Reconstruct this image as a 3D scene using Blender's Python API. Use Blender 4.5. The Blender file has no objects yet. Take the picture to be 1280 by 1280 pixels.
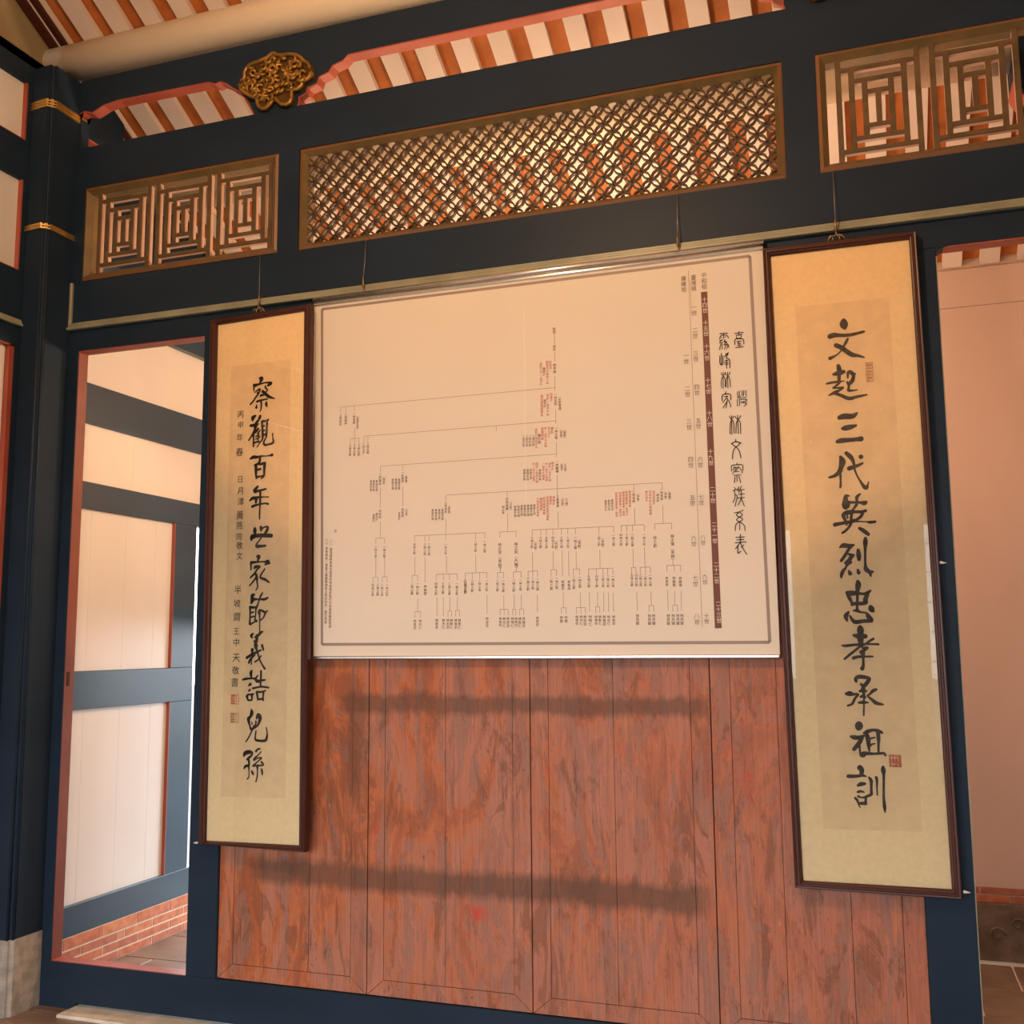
import bpy, bmesh, math, random
from mathutils import Vector, Matrix
from mathutils.geometry import tessellate_polygon
random.seed(7)
C = bpy.context.scene.collection
SC = bpy.context.scene

# ------------------------------------------------------------------ camera
YAW, PITCH, ROLL = 3.31124178e-01, 1.25819767e-01, -7.97690711e-03
fw = Vector((-math.sin(YAW)*math.cos(PITCH), math.cos(YAW)*math.cos(PITCH), math.sin(PITCH)))
rt = Vector((math.cos(YAW), math.sin(YAW), 0)); up = rt.cross(fw)
r2 = rt*math.cos(ROLL) + up*math.sin(ROLL); u2 = up*math.cos(ROLL) - rt*math.sin(ROLL)
cam_data = bpy.data.cameras.new('camera'); cam_data.sensor_width = 36; cam_data.lens = 36*1298.696/1280
cam_data.clip_start = 0.05
cam = bpy.data.objects.new('camera', cam_data); C.objects.link(cam)
m = Matrix((r2, u2, -fw)).transposed().to_4x4(); m.translation = Vector((0, -3.6, 1.455))
cam.matrix_world = m; SC.camera = cam

# ------------------------------------------------------------------ sky, lights, exposure
w = bpy.data.worlds.new('sky'); SC.world = w; w.use_nodes = True
w.node_tree.nodes['Background'].inputs[0].default_value = (0.88, 0.94, 1.0, 1)
w.node_tree.nodes['Background'].inputs[1].default_value = 7.1
SC.view_settings.view_transform = 'Standard'; SC.view_settings.look = 'None'
SC.view_settings.exposure = 0.0; SC.view_settings.gamma = 1.0; SC.view_settings.use_curve_mapping = False

def area(name, loc, direction, sx, sy, power, col):
    l = bpy.data.lights.new(name, 'AREA'); l.shape = 'RECTANGLE'; l.size = sx; l.size_y = sy
    l.energy = power; l.color = col
    o = bpy.data.objects.new(name, l); C.objects.link(o); o.location = loc
    o.rotation_euler = Vector(direction).to_track_quat('-Z', 'Y').to_euler(); return o
def bulb(name, loc, power, col, r):
    l = bpy.data.lights.new(name, 'POINT'); l.energy = power; l.color = col; l.shadow_soft_size = r
    o = bpy.data.objects.new(name, l); C.objects.link(o); o.location = loc; return o
WARM = (1.0, 0.61, 0.32)
bulb('hall_lamp', (-1.20, -2.5, 3.65), 168, WARM, 0.08)
bulb('rear_lamp_fill', (-2.20, 0.85, 2.65), 33, (1.0, 0.62, 0.36), 0.10)  # warm rear-room lamp light, split over three unseen bulbs tuned for brightness
bulb('rear_lamp_fill', (-1.10, 0.80, 2.70), 62, (1.0, 0.62, 0.36), 0.10)  # bulb added to brighten the coin lattice
bulb('rear_lamp_fill', (0.00, 0.80, 2.70), 10, (1.0, 0.62, 0.36), 0.10)  # bulb added to brighten the right fret and rear planks
def portal(name, loc, direction, sx, sy):
    o = area(name, loc, direction, sx, sy, 1, (1, 1, 1)); o.data.cycles.is_portal = True; return o
portal('front_opening', (-1.18, -5.17, 1.18), (0, 1, 0), 4.4, 2.36)
portal('added_rear_doorway', (-2.80, 1.79, 0.80), (0, -1, 0), 1.25, 1.6)  # unseen doorway, added and widened to bring daylight onto the side wall
portal('side_doorway', (-3.42, 1.24, 1.10), (1, 0, 0), 0.14, 1.9)

# ------------------------------------------------------------------ materials
def mat(name, col, rough=0.5, metal=0.0, spec=0.5, var=0.0, vscale=(3, 3, 3), col2=None, bump=0.0, bscale=60, coat=0.0):
    m = bpy.data.materials.new(name); m.use_nodes = True
    nt = m.node_tree; b = nt.nodes['Principled BSDF']
    b.inputs['Base Color'].default_value = (*col, 1); b.inputs['Roughness'].default_value = rough
    b.inputs['Metallic'].default_value = metal; b.inputs['Specular IOR Level'].default_value = spec
    b.inputs['Coat Weight'].default_value = coat; b.inputs['Coat Roughness'].default_value = 0.15
    geo = nt.nodes.new('ShaderNodeNewGeometry')
    if var or col2:
        mp = nt.nodes.new('ShaderNodeVectorMath'); mp.operation = 'MULTIPLY'; mp.inputs[1].default_value = vscale
        nt.links.new(geo.outputs['Position'], mp.inputs[0])
        n = nt.nodes.new('ShaderNodeTexNoise'); n.inputs['Scale'].default_value = 1; n.inputs['Detail'].default_value = 5
        nt.links.new(mp.outputs[0], n.inputs['Vector'])
        r = nt.nodes.new('ShaderNodeValToRGB'); r.color_ramp.elements[0].position = 0.36; r.color_ramp.elements[1].position = 0.64
        c2 = col2 or tuple(min(1, c*(1+var)) for c in col); c1 = col if col2 else tuple(c*(1-var) for c in col)
        r.color_ramp.elements[0].color = (*c1, 1); r.color_ramp.elements[1].color = (*c2, 1)
        nt.links.new(n.outputs['Fac'], r.inputs['Fac']); nt.links.new(r.outputs['Color'], b.inputs['Base Color'])
    if bump:
        n2 = nt.nodes.new('ShaderNodeTexNoise'); n2.inputs['Scale'].default_value = bscale; n2.inputs['Detail'].default_value = 4
        nt.links.new(geo.outputs['Position'], n2.inputs['Vector'])
        bp = nt.nodes.new('ShaderNodeBump'); bp.inputs['Strength'].default_value = bump; bp.inputs['Distance'].default_value = 0.004
        nt.links.new(n2.outputs['Fac'], bp.inputs['Height']); nt.links.new(bp.outputs[0], b.inputs['Normal'])
    return m
M = {}
M['blue'] = mat('dark_blue_paint', (0.015, 0.030, 0.053), 0.45, spec=0.16, var=0.10, vscale=(2, 2, 5), bump=0.08, bscale=40)
M['bluecol'] = mat('matt_dark_blue_paint', (0.015, 0.030, 0.053), 0.65, spec=0.12, var=0.1, vscale=(2, 2, 5))
M['redjamb_shade'] = mat('red_trim_in_shade', (0.17, 0.052, 0.038), 0.5, spec=0.3, col2=(0.23, 0.075, 0.055), vscale=(6, 6, 3))  # red trim made darker at the jambs, shade put into the colour
M['blue2'] = mat('mid_blue_paint', (0.022, 0.058, 0.100), 0.28, spec=0.5, var=0.12, vscale=(2, 2, 5), bump=0.06, bscale=40)
M['cream'] = mat('cream_paint', (0.73, 0.72, 0.69), 0.32, spec=0.5, var=0.04, vscale=(2, 2, 1), bump=0.05, bscale=25)
M['rafter'] = mat('cream_rafter_paint', (0.74, 0.64, 0.57), 0.55, var=0.07, vscale=(3, 2, 3), bump=0.1, bscale=30)
M['purlin'] = mat('cream_log_paint', (0.90, 0.79, 0.60), 0.55, var=0.07, vscale=(1, 6, 6), bump=0.25, bscale=18)
M['tile'] = mat('terracotta_roof_tile', (0.38, 0.105, 0.014), 0.7, col2=(0.50, 0.155, 0.030), vscale=(9, 9, 9), bump=0.3)
M['redtrim'] = mat('red_trim_paint', (0.34, 0.070, 0.040), 0.40, col2=(0.42, 0.105, 0.066), vscale=(6, 6, 3), bump=0.05)
M['pinkwall'] = mat('pale_pink_plank_paint', (0.74, 0.56, 0.47), 0.45, var=0.05, vscale=(2, 2, 1), bump=0.06, bscale=20)
M['fret'] = mat('brown_fretwork_wood', (0.085, 0.056, 0.022), 0.5, col2=(0.14, 0.085, 0.034), vscale=(14, 14, 14), bump=0.1)
M['lattice'] = mat('dark_lattice_wood', (0.050, 0.028, 0.010), 0.6, col2=(0.085, 0.048, 0.018), vscale=(14, 14, 14))
M['moulding_in'] = mat('olive_gilt_bead', (0.13, 0.095, 0.035), 0.45, col2=(0.19, 0.12, 0.045), vscale=(9, 9, 9))
M['moulding'] = mat('brown_gilt_moulding', (0.17, 0.105, 0.045), 0.45, col2=(0.24, 0.10, 0.035), vscale=(5, 5, 12), bump=0.1)
M['ledge'] = mat('pale_green_ledge_paint', (0.29, 0.30, 0.21), 0.4, var=0.15, vscale=(6, 6, 6), bump=0.15)
M['creamshade'] = mat('cream_board_in_shade', (0.30, 0.24, 0.13), 0.6, var=0.15)  # cream gable boards with their shade put into the colour
M['fretside'] = mat('pale_pink_slat_edge', (0.52, 0.35, 0.27), 0.6, var=0.05)
M['gold'] = mat('gold_leaf', (0.36, 0.205, 0.045), 0.40, metal=0.6, var=0.3, vscale=(20, 20, 20), bump=0.3, bscale=80)
M['goldband'] = mat('bright_gold_bead', (0.62, 0.42, 0.14), 0.32, metal=0.8)
M['golddark'] = mat('gold_recess_shade', (0.12, 0.062, 0.015), 0.5, metal=0.4, var=0.3, vscale=(20, 20, 20), bump=0.3)  # darker copy of the gold leaf, recess shade put into the colour
M['frame'] = mat('dark_reddish_lacquer', (0.060, 0.014, 0.008), 0.36, spec=0.4, var=0.15, vscale=(3, 3, 3), coat=0.08)
M['mount'] = mat('gold_silk_mount', (0.93, 0.71, 0.40), 0.75, var=0.03, vscale=(60, 60, 60), bump=0.15, bscale=300)
M['paper'] = mat('flecked_calligraphy_paper', (0.86, 0.63, 0.35), 0.7, var=0.04, vscale=(20, 20, 20))
M['poster'] = mat('poster_paper', (0.82, 0.765, 0.66), 0.75, spec=0.15, var=0.012, vscale=(2, 2, 2), bump=0.03, bscale=3)
M['border'] = mat('poster_border_print', (0.34, 0.27, 0.23), 0.55)
M['ink'] = mat('black_ink', (0.030, 0.019, 0.012), 0.6, spec=0.2)
M['hazeink'] = mat('black_ink_with_haze', (0.085, 0.062, 0.045), 0.6, spec=0.2, var=0.3, vscale=(90, 90, 90))  # black ink with the glass haze put into its colour
M['print'] = mat('brown_black_print', (0.17, 0.10, 0.07), 0.6)
M['line'] = mat('brown_line_print', (0.30, 0.19, 0.13), 0.6)
M['printbrown'] = mat('grey_brown_print', (0.26, 0.20, 0.15), 0.6)
M['redprint'] = mat('red_print', (0.62, 0.15, 0.10), 0.6)
M['band'] = mat('brown_band_print', (0.175, 0.060, 0.042), 0.6)
M['fold'] = mat('pale_fold_line', (0.95, 0.92, 0.80), 0.5)
M['seal'] = mat('red_seal_ink', (0.60, 0.16, 0.08), 0.6, var=0.25, vscale=(120, 120, 120))
M['sealpale'] = mat('faded_red_seal_ink', (0.56, 0.26, 0.14), 0.6, var=0.2, vscale=(120, 120, 120))
M['silver'] = mat('silver_metal', (0.75, 0.75, 0.72), 0.25, metal=0.9)
M['wire'] = mat('steel_wire', (0.45, 0.42, 0.38), 0.35, metal=0.8)
M['brass'] = mat('old_brass', (0.35, 0.24, 0.12), 0.35, metal=0.8)
M['plastic'] = mat('clear_white_plastic', (0.75, 0.75, 0.70), 0.3)
M['stone'] = mat('grey_brown_stone', (0.26, 0.245, 0.21), 0.8, col2=(0.40, 0.37, 0.32), vscale=(25, 25, 25), bump=0.5, bscale=50)
M['darkstone'] = mat('dark_carved_stone', (0.13, 0.095, 0.065), 0.7, col2=(0.22, 0.17, 0.12), vscale=(12, 12, 12), bump=0.6, bscale=40)
M['palestone'] = mat('pale_threshold_stone', (0.58, 0.56, 0.47), 0.6, col2=(0.74, 0.72, 0.62), vscale=(14, 14, 14), bump=0.3)
M['mortar'] = mat('cream_mortar', (0.72, 0.64, 0.52), 0.85, var=0.06, vscale=(30, 30, 30))
M['floortile'] = mat('red_brown_floor_tile', (0.16, 0.112, 0.085), 0.42, col2=(0.27, 0.195, 0.150), vscale=(5, 5, 5), bump=0.2)
for i, (a, b) in enumerate([((0.46, 0.14, 0.065), (0.60, 0.22, 0.11)), ((0.40, 0.13, 0.075), (0.52, 0.19, 0.11)), ((0.52, 0.17, 0.07), (0.66, 0.27, 0.13))]):
    M['brick%d' % i] = mat('red_brick_%s' % ('dark', 'mid', 'light')[i], a, 0.7, col2=b, vscale=(25, 25, 25), bump=0.3)
M['outside'] = mat('courtyard_paving', (0.13, 0.12, 0.11), 0.8)

def aged_red():
    """Old red lacquer worn to patches of orange, pink, grey and brown, with two dark bands."""
    m = bpy.data.materials.new('worn_red_lacquer'); m.use_nodes = True
    nt = m.node_tree; N = nt.nodes; L = nt.links; b = N['Principled BSDF']
    geo = N.new('ShaderNodeNewGeometry'); oi = N.new('ShaderNodeObjectInfo')
    def noise(sc, detail=6, rough=0.6, dist=0.0, off=0.0):
        v = N.new('ShaderNodeVectorMath'); v.operation = 'MULTIPLY_ADD'; v.inputs[1].default_value = sc; v.inputs[2].default_value = (off, off, off)
        L.new(geo.outputs['Position'], v.inputs[0])
        n = N.new('ShaderNodeTexNoise'); n.inputs['Scale'].default_value = 1; n.inputs['Detail'].default_value = detail
        n.inputs['Roughness'].default_value = rough; n.inputs['Distortion'].default_value = dist
        L.new(v.outputs[0], n.inputs['Vector']); return n.outputs['Fac']
    def ramp(f, *st):
        r = N.new('ShaderNodeValToRGB'); e = r.color_ramp.elements
        e[0].position, e[0].color = st[0][0], (*st[0][1], 1); e[1].position, e[1].color = st[-1][0], (*st[-1][1], 1)
        for p, c in st[1:-1]:
            q = e.new(p); q.color = (*c, 1)
        L.new(f, r.inputs['Fac']); return r.outputs['Color']
    def mix(f, a, c):
        x = N.new('ShaderNodeMix'); x.data_type = 'RGBA'
        if isinstance(f, float): x.inputs['Factor'].default_value = f
        else: L.new(f, x.inputs['Factor'])
        for s, v in ((6, a), (7, c)):
            if isinstance(v, tuple): x.inputs[s].default_value = (*v, 1)
            else: L.new(v, x.inputs[s])
        return x.outputs[2]
    def math_(op, a, c=None):
        x = N.new('ShaderNodeMath'); x.operation = op; x.use_clamp = False
        for i, v in enumerate((a, c)):
            if v is None: continue
            if isinstance(v, (int, float)): x.inputs[i].default_value = v
            else: L.new(v, x.inputs[i])
        return x.outputs[0]
    sep = N.new('ShaderNodeSeparateXYZ'); L.new(geo.outputs['Position'], sep.inputs[0])
    O, PK = (0.57, 0.165, 0.050), (0.47, 0.180, 0.105)
    n1 = noise((6, 6, 1.9), 9, 0.66, 1.0)
    base = ramp(n1, (0.30, (0.30, 0.090, 0.040)), (0.44, (0.42, 0.120, 0.046)), (0.485, O), (0.515, PK), (0.60, (0.50, 0.215, 0.140)), (0.70, (0.36, 0.135, 0.085)))
    # orange at the upper left fades to pink brown lower down and to the right
    big = N.new('ShaderNodeMapRange'); L.new(math_('ADD', math_('SUBTRACT', sep.outputs['X'], math_('MULTIPLY', sep.outputs['Z'], 0.7)), math_('MULTIPLY', noise((2, 2, 1.5), 3), 1.4)), big.inputs[0])
    big.inputs[1].default_value = -2.2; big.inputs[2].default_value = 0.2
    base = mix(math_('MULTIPLY', big.outputs[0], 0.62), base, (0.46, 0.190, 0.135))
    # purple grey worn patches with a dark rim, streaked down the grain
    n2 = noise((15, 15, 3.2), 9, 0.68, 0.9, 3)
    f = ramp(n2, (0.535, (0, 0, 0)), (0.560, (1, 1, 1)))
    base = mix(math_('MULTIPLY', f, 0.62), base, (0.31, 0.175, 0.140))
    f = ramp(n2, (0.515, (0, 0, 0)), (0.535, (1, 1, 1)), (0.555, (0, 0, 0)))
    base = mix(math_('MULTIPLY', f, 0.42), base, (0.19, 0.075, 0.040))
    n3 = noise((10, 10, 3.0), 10, 0.72, 1.4, 9)
    f = ramp(n3, (0.545, (0, 0, 0)), (0.585, (1, 1, 1)))
    base = mix(math_('MULTIPLY', f, 0.55), base, (0.20, 0.082, 0.040))
    f = ramp(n3, (0.415, (1, 1, 1)), (0.440, (0, 0, 0)))
    base = mix(math_('MULTIPLY', f, 0.45), base, (0.56, 0.200, 0.095))
    # fine vertical grain
    f = ramp(noise((150, 150, 4), 4, 0.6, 0, 5), (0.42, (0, 0, 0)), (0.74, (1, 1, 1)))
    base = mix(math_('MULTIPLY', f, 0.40), base, (0.19, 0.075, 0.045))
    # dark streaks that run down, pale chipped flecks and bright red leftovers
    f = ramp(noise((30, 30, 4), 9, 0.8, 0.4, 61), (0.600, (0, 0, 0)), (0.625, (1, 1, 1)))
    base = mix(math_('MULTIPLY', f, 0.6), base, (0.15, 0.062, 0.035))
    f = ramp(noise((34, 34, 14), 9, 0.8, 0.5, 13), (0.630, (0, 0, 0)), (0.66, (1, 1, 1)))
    base = mix(math_('MULTIPLY', f, 0.6), base, (0.60, 0.33, 0.21))
    f = ramp(noise((11, 11, 8), 8, 0.75, 0.5, 21), (0.645, (0, 0, 0)), (0.67, (1, 1, 1)))
    base = mix(math_('MULTIPLY', f, 0.75), base, (0.52, 0.085, 0.045))
    f = ramp(noise((70, 70, 30), 5, 0.7, 0.2, 31), (0.66, (0, 0, 0)), (0.69, (1, 1, 1)))
    base = mix(math_('MULTIPLY', f, 0.7), base, (0.12, 0.050, 0.03))
    # the two dark bands across the leaves and a smear down the second stile
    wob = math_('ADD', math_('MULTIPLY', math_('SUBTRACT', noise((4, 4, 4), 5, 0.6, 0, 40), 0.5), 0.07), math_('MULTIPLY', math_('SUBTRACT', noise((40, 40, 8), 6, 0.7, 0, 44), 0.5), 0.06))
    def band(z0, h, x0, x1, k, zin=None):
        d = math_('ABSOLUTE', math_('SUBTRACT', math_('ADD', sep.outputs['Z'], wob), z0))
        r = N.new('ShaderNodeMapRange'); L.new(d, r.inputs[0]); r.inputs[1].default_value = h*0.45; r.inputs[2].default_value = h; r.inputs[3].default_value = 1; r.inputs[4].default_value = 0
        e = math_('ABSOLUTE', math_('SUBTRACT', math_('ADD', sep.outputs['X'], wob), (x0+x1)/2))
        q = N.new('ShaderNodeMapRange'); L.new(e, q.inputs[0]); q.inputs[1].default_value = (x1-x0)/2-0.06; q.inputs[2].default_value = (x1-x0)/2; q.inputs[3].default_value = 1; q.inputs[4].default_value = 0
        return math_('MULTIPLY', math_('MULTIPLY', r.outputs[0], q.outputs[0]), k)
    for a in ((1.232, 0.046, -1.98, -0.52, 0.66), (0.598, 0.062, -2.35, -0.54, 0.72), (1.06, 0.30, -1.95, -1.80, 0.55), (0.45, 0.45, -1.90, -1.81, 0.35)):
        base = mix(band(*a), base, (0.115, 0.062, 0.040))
    for a in ((0.50, 0.038, -1.435, -1.335, 0.9), (1.02, 0.05, -1.13, -1.09, 0.8), (1.11, 0.05, -0.50, -0.45, 0.6), (0.46, 0.03, -0.75, -0.71, 0.7), (0.98, 0.06, -0.44, -0.38, 0.5), (1.09, 0.03, -0.85, -0.81, 0.7)):
        nn = ramp(noise((40, 40, 40), 4, 0.6, 0, 50), (0.40, (0, 0, 0)), (0.46, (1, 1, 1)))
        base = mix(math_('MULTIPLY', band(*a), nn), base, (0.64, 0.055, 0.030))
    L.new(base, b.inputs['Base Color']); b.inputs['Roughness'].default_value = 0.5; b.inputs['Specular IOR Level'].default_value = 0.25
    bp = N.new('ShaderNodeBump'); bp.inputs['Strength'].default_value = 0.35; bp.inputs['Distance'].default_value = 0.003
    L.new(noise((50, 50, 8), 8, 0.7, 0.4, 3), bp.inputs['Height']); L.new(bp.outputs[0], b.inputs['Normal'])
    return m
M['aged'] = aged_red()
def glass():
    m = bpy.data.materials.new('picture_glass'); m.use_nodes = True
    nt = m.node_tree; nt.nodes.remove(nt.nodes['Principled BSDF']); out = nt.nodes['Material Output']
    t = nt.nodes.new('ShaderNodeBsdfTransparent'); g = nt.nodes.new('ShaderNodeBsdfGlossy'); g.inputs['Roughness'].default_value = 0.02
    fr = nt.nodes.new('ShaderNodeFresnel'); fr.inputs[0].default_value = 1.5
    x = nt.nodes.new('ShaderNodeMixShader'); nt.links.new(fr.outputs[0], x.inputs[0]); nt.links.new(t.outputs[0], x.inputs[1]); nt.links.new(g.outputs[0], x.inputs[2])
    nt.links.new(x.outputs[0], out.inputs['Surface']); return m
M['glass'] = glass()

# ------------------------------------------------------------------ mesh helpers
class MB:
    def __init__(s): s.v = []; s.f = []; s.mi = []
    def add(s, vs, fs, mi=0):
        n = len(s.v); s.v += [tuple(p) for p in vs]; s.f += [tuple(i+n for i in f) for f in fs]; s.mi += [mi]*len(fs); return s
    def box(s, x0, x1, y0, y1, z0, z1, b=0.0):
        """box; with b its edges are chamfered on all sides"""
        if b <= 0:
            vs = [(x, y, z) for x in (x0, x1) for y in (y0, y1) for z in (z0, z1)]
            return s.add(vs, [(0, 1, 3, 2), (4, 6, 7, 5), (0, 4, 5, 1), (2, 3, 7, 6), (0, 2, 6, 4), (1, 5, 7, 3)])
        X = (x0, x1); Y = (y0, y1); Z = (z0, z1); vs = []; idx = {}
        for i in (0, 1):
            for j in (0, 1):
                for k in (0, 1):
                    sx, sy, sz = (b if i == 0 else -b), (b if j == 0 else -b), (b if k == 0 else -b)
                    for a, p in enumerate(((X[i], Y[j]+sy, Z[k]+sz), (X[i]+sx, Y[j], Z[k]+sz), (X[i]+sx, Y[j]+sy, Z[k]))):
                        idx[i, j, k, a] = len(vs); vs.append(p)
        fs = []
        for i in (0, 1): fs.append([idx[i, 0, 0, 0], idx[i, 1, 0, 0], idx[i, 1, 1, 0], idx[i, 0, 1, 0]])
        for j in (0, 1): fs.append([idx[0, j, 0, 1], idx[1, j, 0, 1], idx[1, j, 1, 1], idx[0, j, 1, 1]])
        for k in (0, 1): fs.append([idx[0, 0, k, 2], idx[1, 0, k, 2], idx[1, 1, k, 2], idx[0, 1, k, 2]])
        for j in (0, 1):
            for k in (0, 1): fs.append([idx[0, j, k, 1], idx[1, j, k, 1], idx[1, j, k, 2], idx[0, j, k, 2]])
        for i in (0, 1):
            for k in (0, 1): fs.append([idx[i, 0, k, 0], idx[i, 1, k, 0], idx[i, 1, k, 2], idx[i, 0, k, 2]])
            for j in (0, 1): fs.append([idx[i, j, 0, 0], idx[i, j, 1, 0], idx[i, j, 1, 1], idx[i, j, 0, 1]])
            for j in (0, 1):
                for k in (0, 1): fs.append([idx[i, j, k, 0], idx[i, j, k, 1], idx[i, j, k, 2]])
        return s.add(vs, fs)
    def prism(s, poly, y0, y1):
        """polygon in x,z extruded along y"""
        n = len(poly); vs = [(x, y0, z) for x, z in poly] + [(x, y1, z) for x, z in poly]
        tr = tessellate_polygon([[Vector((x, z, 0)) for x, z in poly]])
        fs = [tuple(t) for t in tr] + [tuple(i+n for i in t) for t in tr] + [(i, (i+1) % n, (i+1) % n+n, i+n) for i in range(n)]
        return s.add(vs, fs)
    def zprism(s, poly, z0, z1):
        n = len(poly); vs = [(x, y, z0) for x, y in poly] + [(x, y, z1) for x, y in poly]
        return s.add(vs, [tuple(range(n)), tuple(range(n, 2*n))] + [(i, (i+1) % n, (i+1) % n+n, i+n) for i in range(n)])
    def ribbon(s, pts, t, y0, y1):
        """strip of thickness t following points in x,z, as deep as y0..y1"""
        n = len(pts); A = []; B = []
        for i, (x, z) in enumerate(pts):
            a = pts[max(i-1, 0)]; b = pts[min(i+1, n-1)]; dx, dz = b[0]-a[0], b[1]-a[1]; l = math.hypot(dx, dz) or 1
            A.append((x-dz/l*t/2, z+dx/l*t/2)); B.append((x+dz/l*t/2, z-dx/l*t/2))
        vs = [(x, y0, z) for x, z in A]+[(x, y0, z) for x, z in B]+[(x, y1, z) for x, z in A]+[(x, y1, z) for x, z in B]; fs = []
        for i in range(n-1):
            fs += [(i, i+1, n+i+1, n+i), (2*n+i, 2*n+i+1, 3*n+i+1, 3*n+i), (i, i+1, 2*n+i+1, 2*n+i), (n+i, n+i+1, 3*n+i+1, 3*n+i)]
        fs += [(0, n, 3*n, 2*n), (n-1, 2*n-1, 4*n-1, 3*n-1)]
        return s.add(vs, fs)
    def tube(s, pts, r, seg=8, cap=True):
        pts = [Vector(p) for p in pts]; n = len(pts); rs = r if isinstance(r, (list, tuple)) else [r]*n; vs = []; fs = []
        d0 = (pts[1]-pts[0]).normalized(); ref = Vector((0, 0, 1)) if abs(d0.z) < 0.9 else Vector((0, 1, 0))
        for i, p in enumerate(pts):
            d = (pts[min(i+1, n-1)]-pts[max(i-1, 0)]).normalized(); a = d.cross(ref)
            if a.length < 1e-4: a = d.cross(Vector((1, 0, 0)))
            a.normalize(); b = d.cross(a)
            vs += [p+(a*math.cos(2*math.pi*k/seg)+b*math.sin(2*math.pi*k/seg))*rs[i] for k in range(seg)]
        for i in range(n-1):
            for k in range(seg): fs.append((i*seg+k, i*seg+(k+1) % seg, (i+1)*seg+(k+1) % seg, (i+1)*seg+k))
        if cap: fs += [tuple(range(seg)), tuple(range((n-1)*seg, n*seg))]
        return s.add(vs, fs)
    def make(s, name, material, origin=(0, 0, 0), smooth=False, cache=None):
        me = bpy.data.meshes.new(name); o = Vector(origin)
        me.from_pydata([tuple(Vector(p)-o) for p in s.v], [], s.f)
        bm = bmesh.new(); bm.from_mesh(me); bmesh.ops.recalc_face_normals(bm, faces=bm.faces); bm.to_mesh(me); bm.free()
        for q in (material if isinstance(material, list) else [material]): me.materials.append(q)
        if smooth: me.polygons.foreach_set('use_smooth', [True]*len(me.polygons))
        return me
def link(name, me, parent=None, loc=(0, 0, 0)):
    o = bpy.data.objects.new(name, me); C.objects.link(o); o.location = loc
    if parent is not None: o.parent = parent
    return o
def tag(o, label, cat, group=None):
    o['label'] = label; o['category'] = cat
    if group: o['group'] = group
    return o
def thing(name, label, cat, loc=(0, 0, 0), group=None):
    o = bpy.data.objects.new(name, None); C.objects.link(o); o.location = loc; o.empty_display_size = 0.05
    return tag(o, label, cat, group)
def structure(name, loc=(0, 0, 0)):
    o = bpy.data.objects.new(name, None); C.objects.link(o); o.location = loc; o['kind'] = 'structure'; o.empty_display_size = 0.05
    return o
def wpos(o):
    p = Vector((0, 0, 0))
    while o is not None: p += o.location; o = o.parent
    return p
def part(name, mb, material, parent, smooth=False, label=None):
    o = link(name, mb.make(name, M[material] if isinstance(material, str) else material, wpos(parent), smooth), parent)
    if label: o['label'] = label
    return o
def box(name, parent, material, x0, x1, y0, y1, z0, z1, b=0.0, label=None):
    return part(name, MB().box(x0, x1, y0, y1, z0, z1, b), material, parent, label=label)
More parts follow.
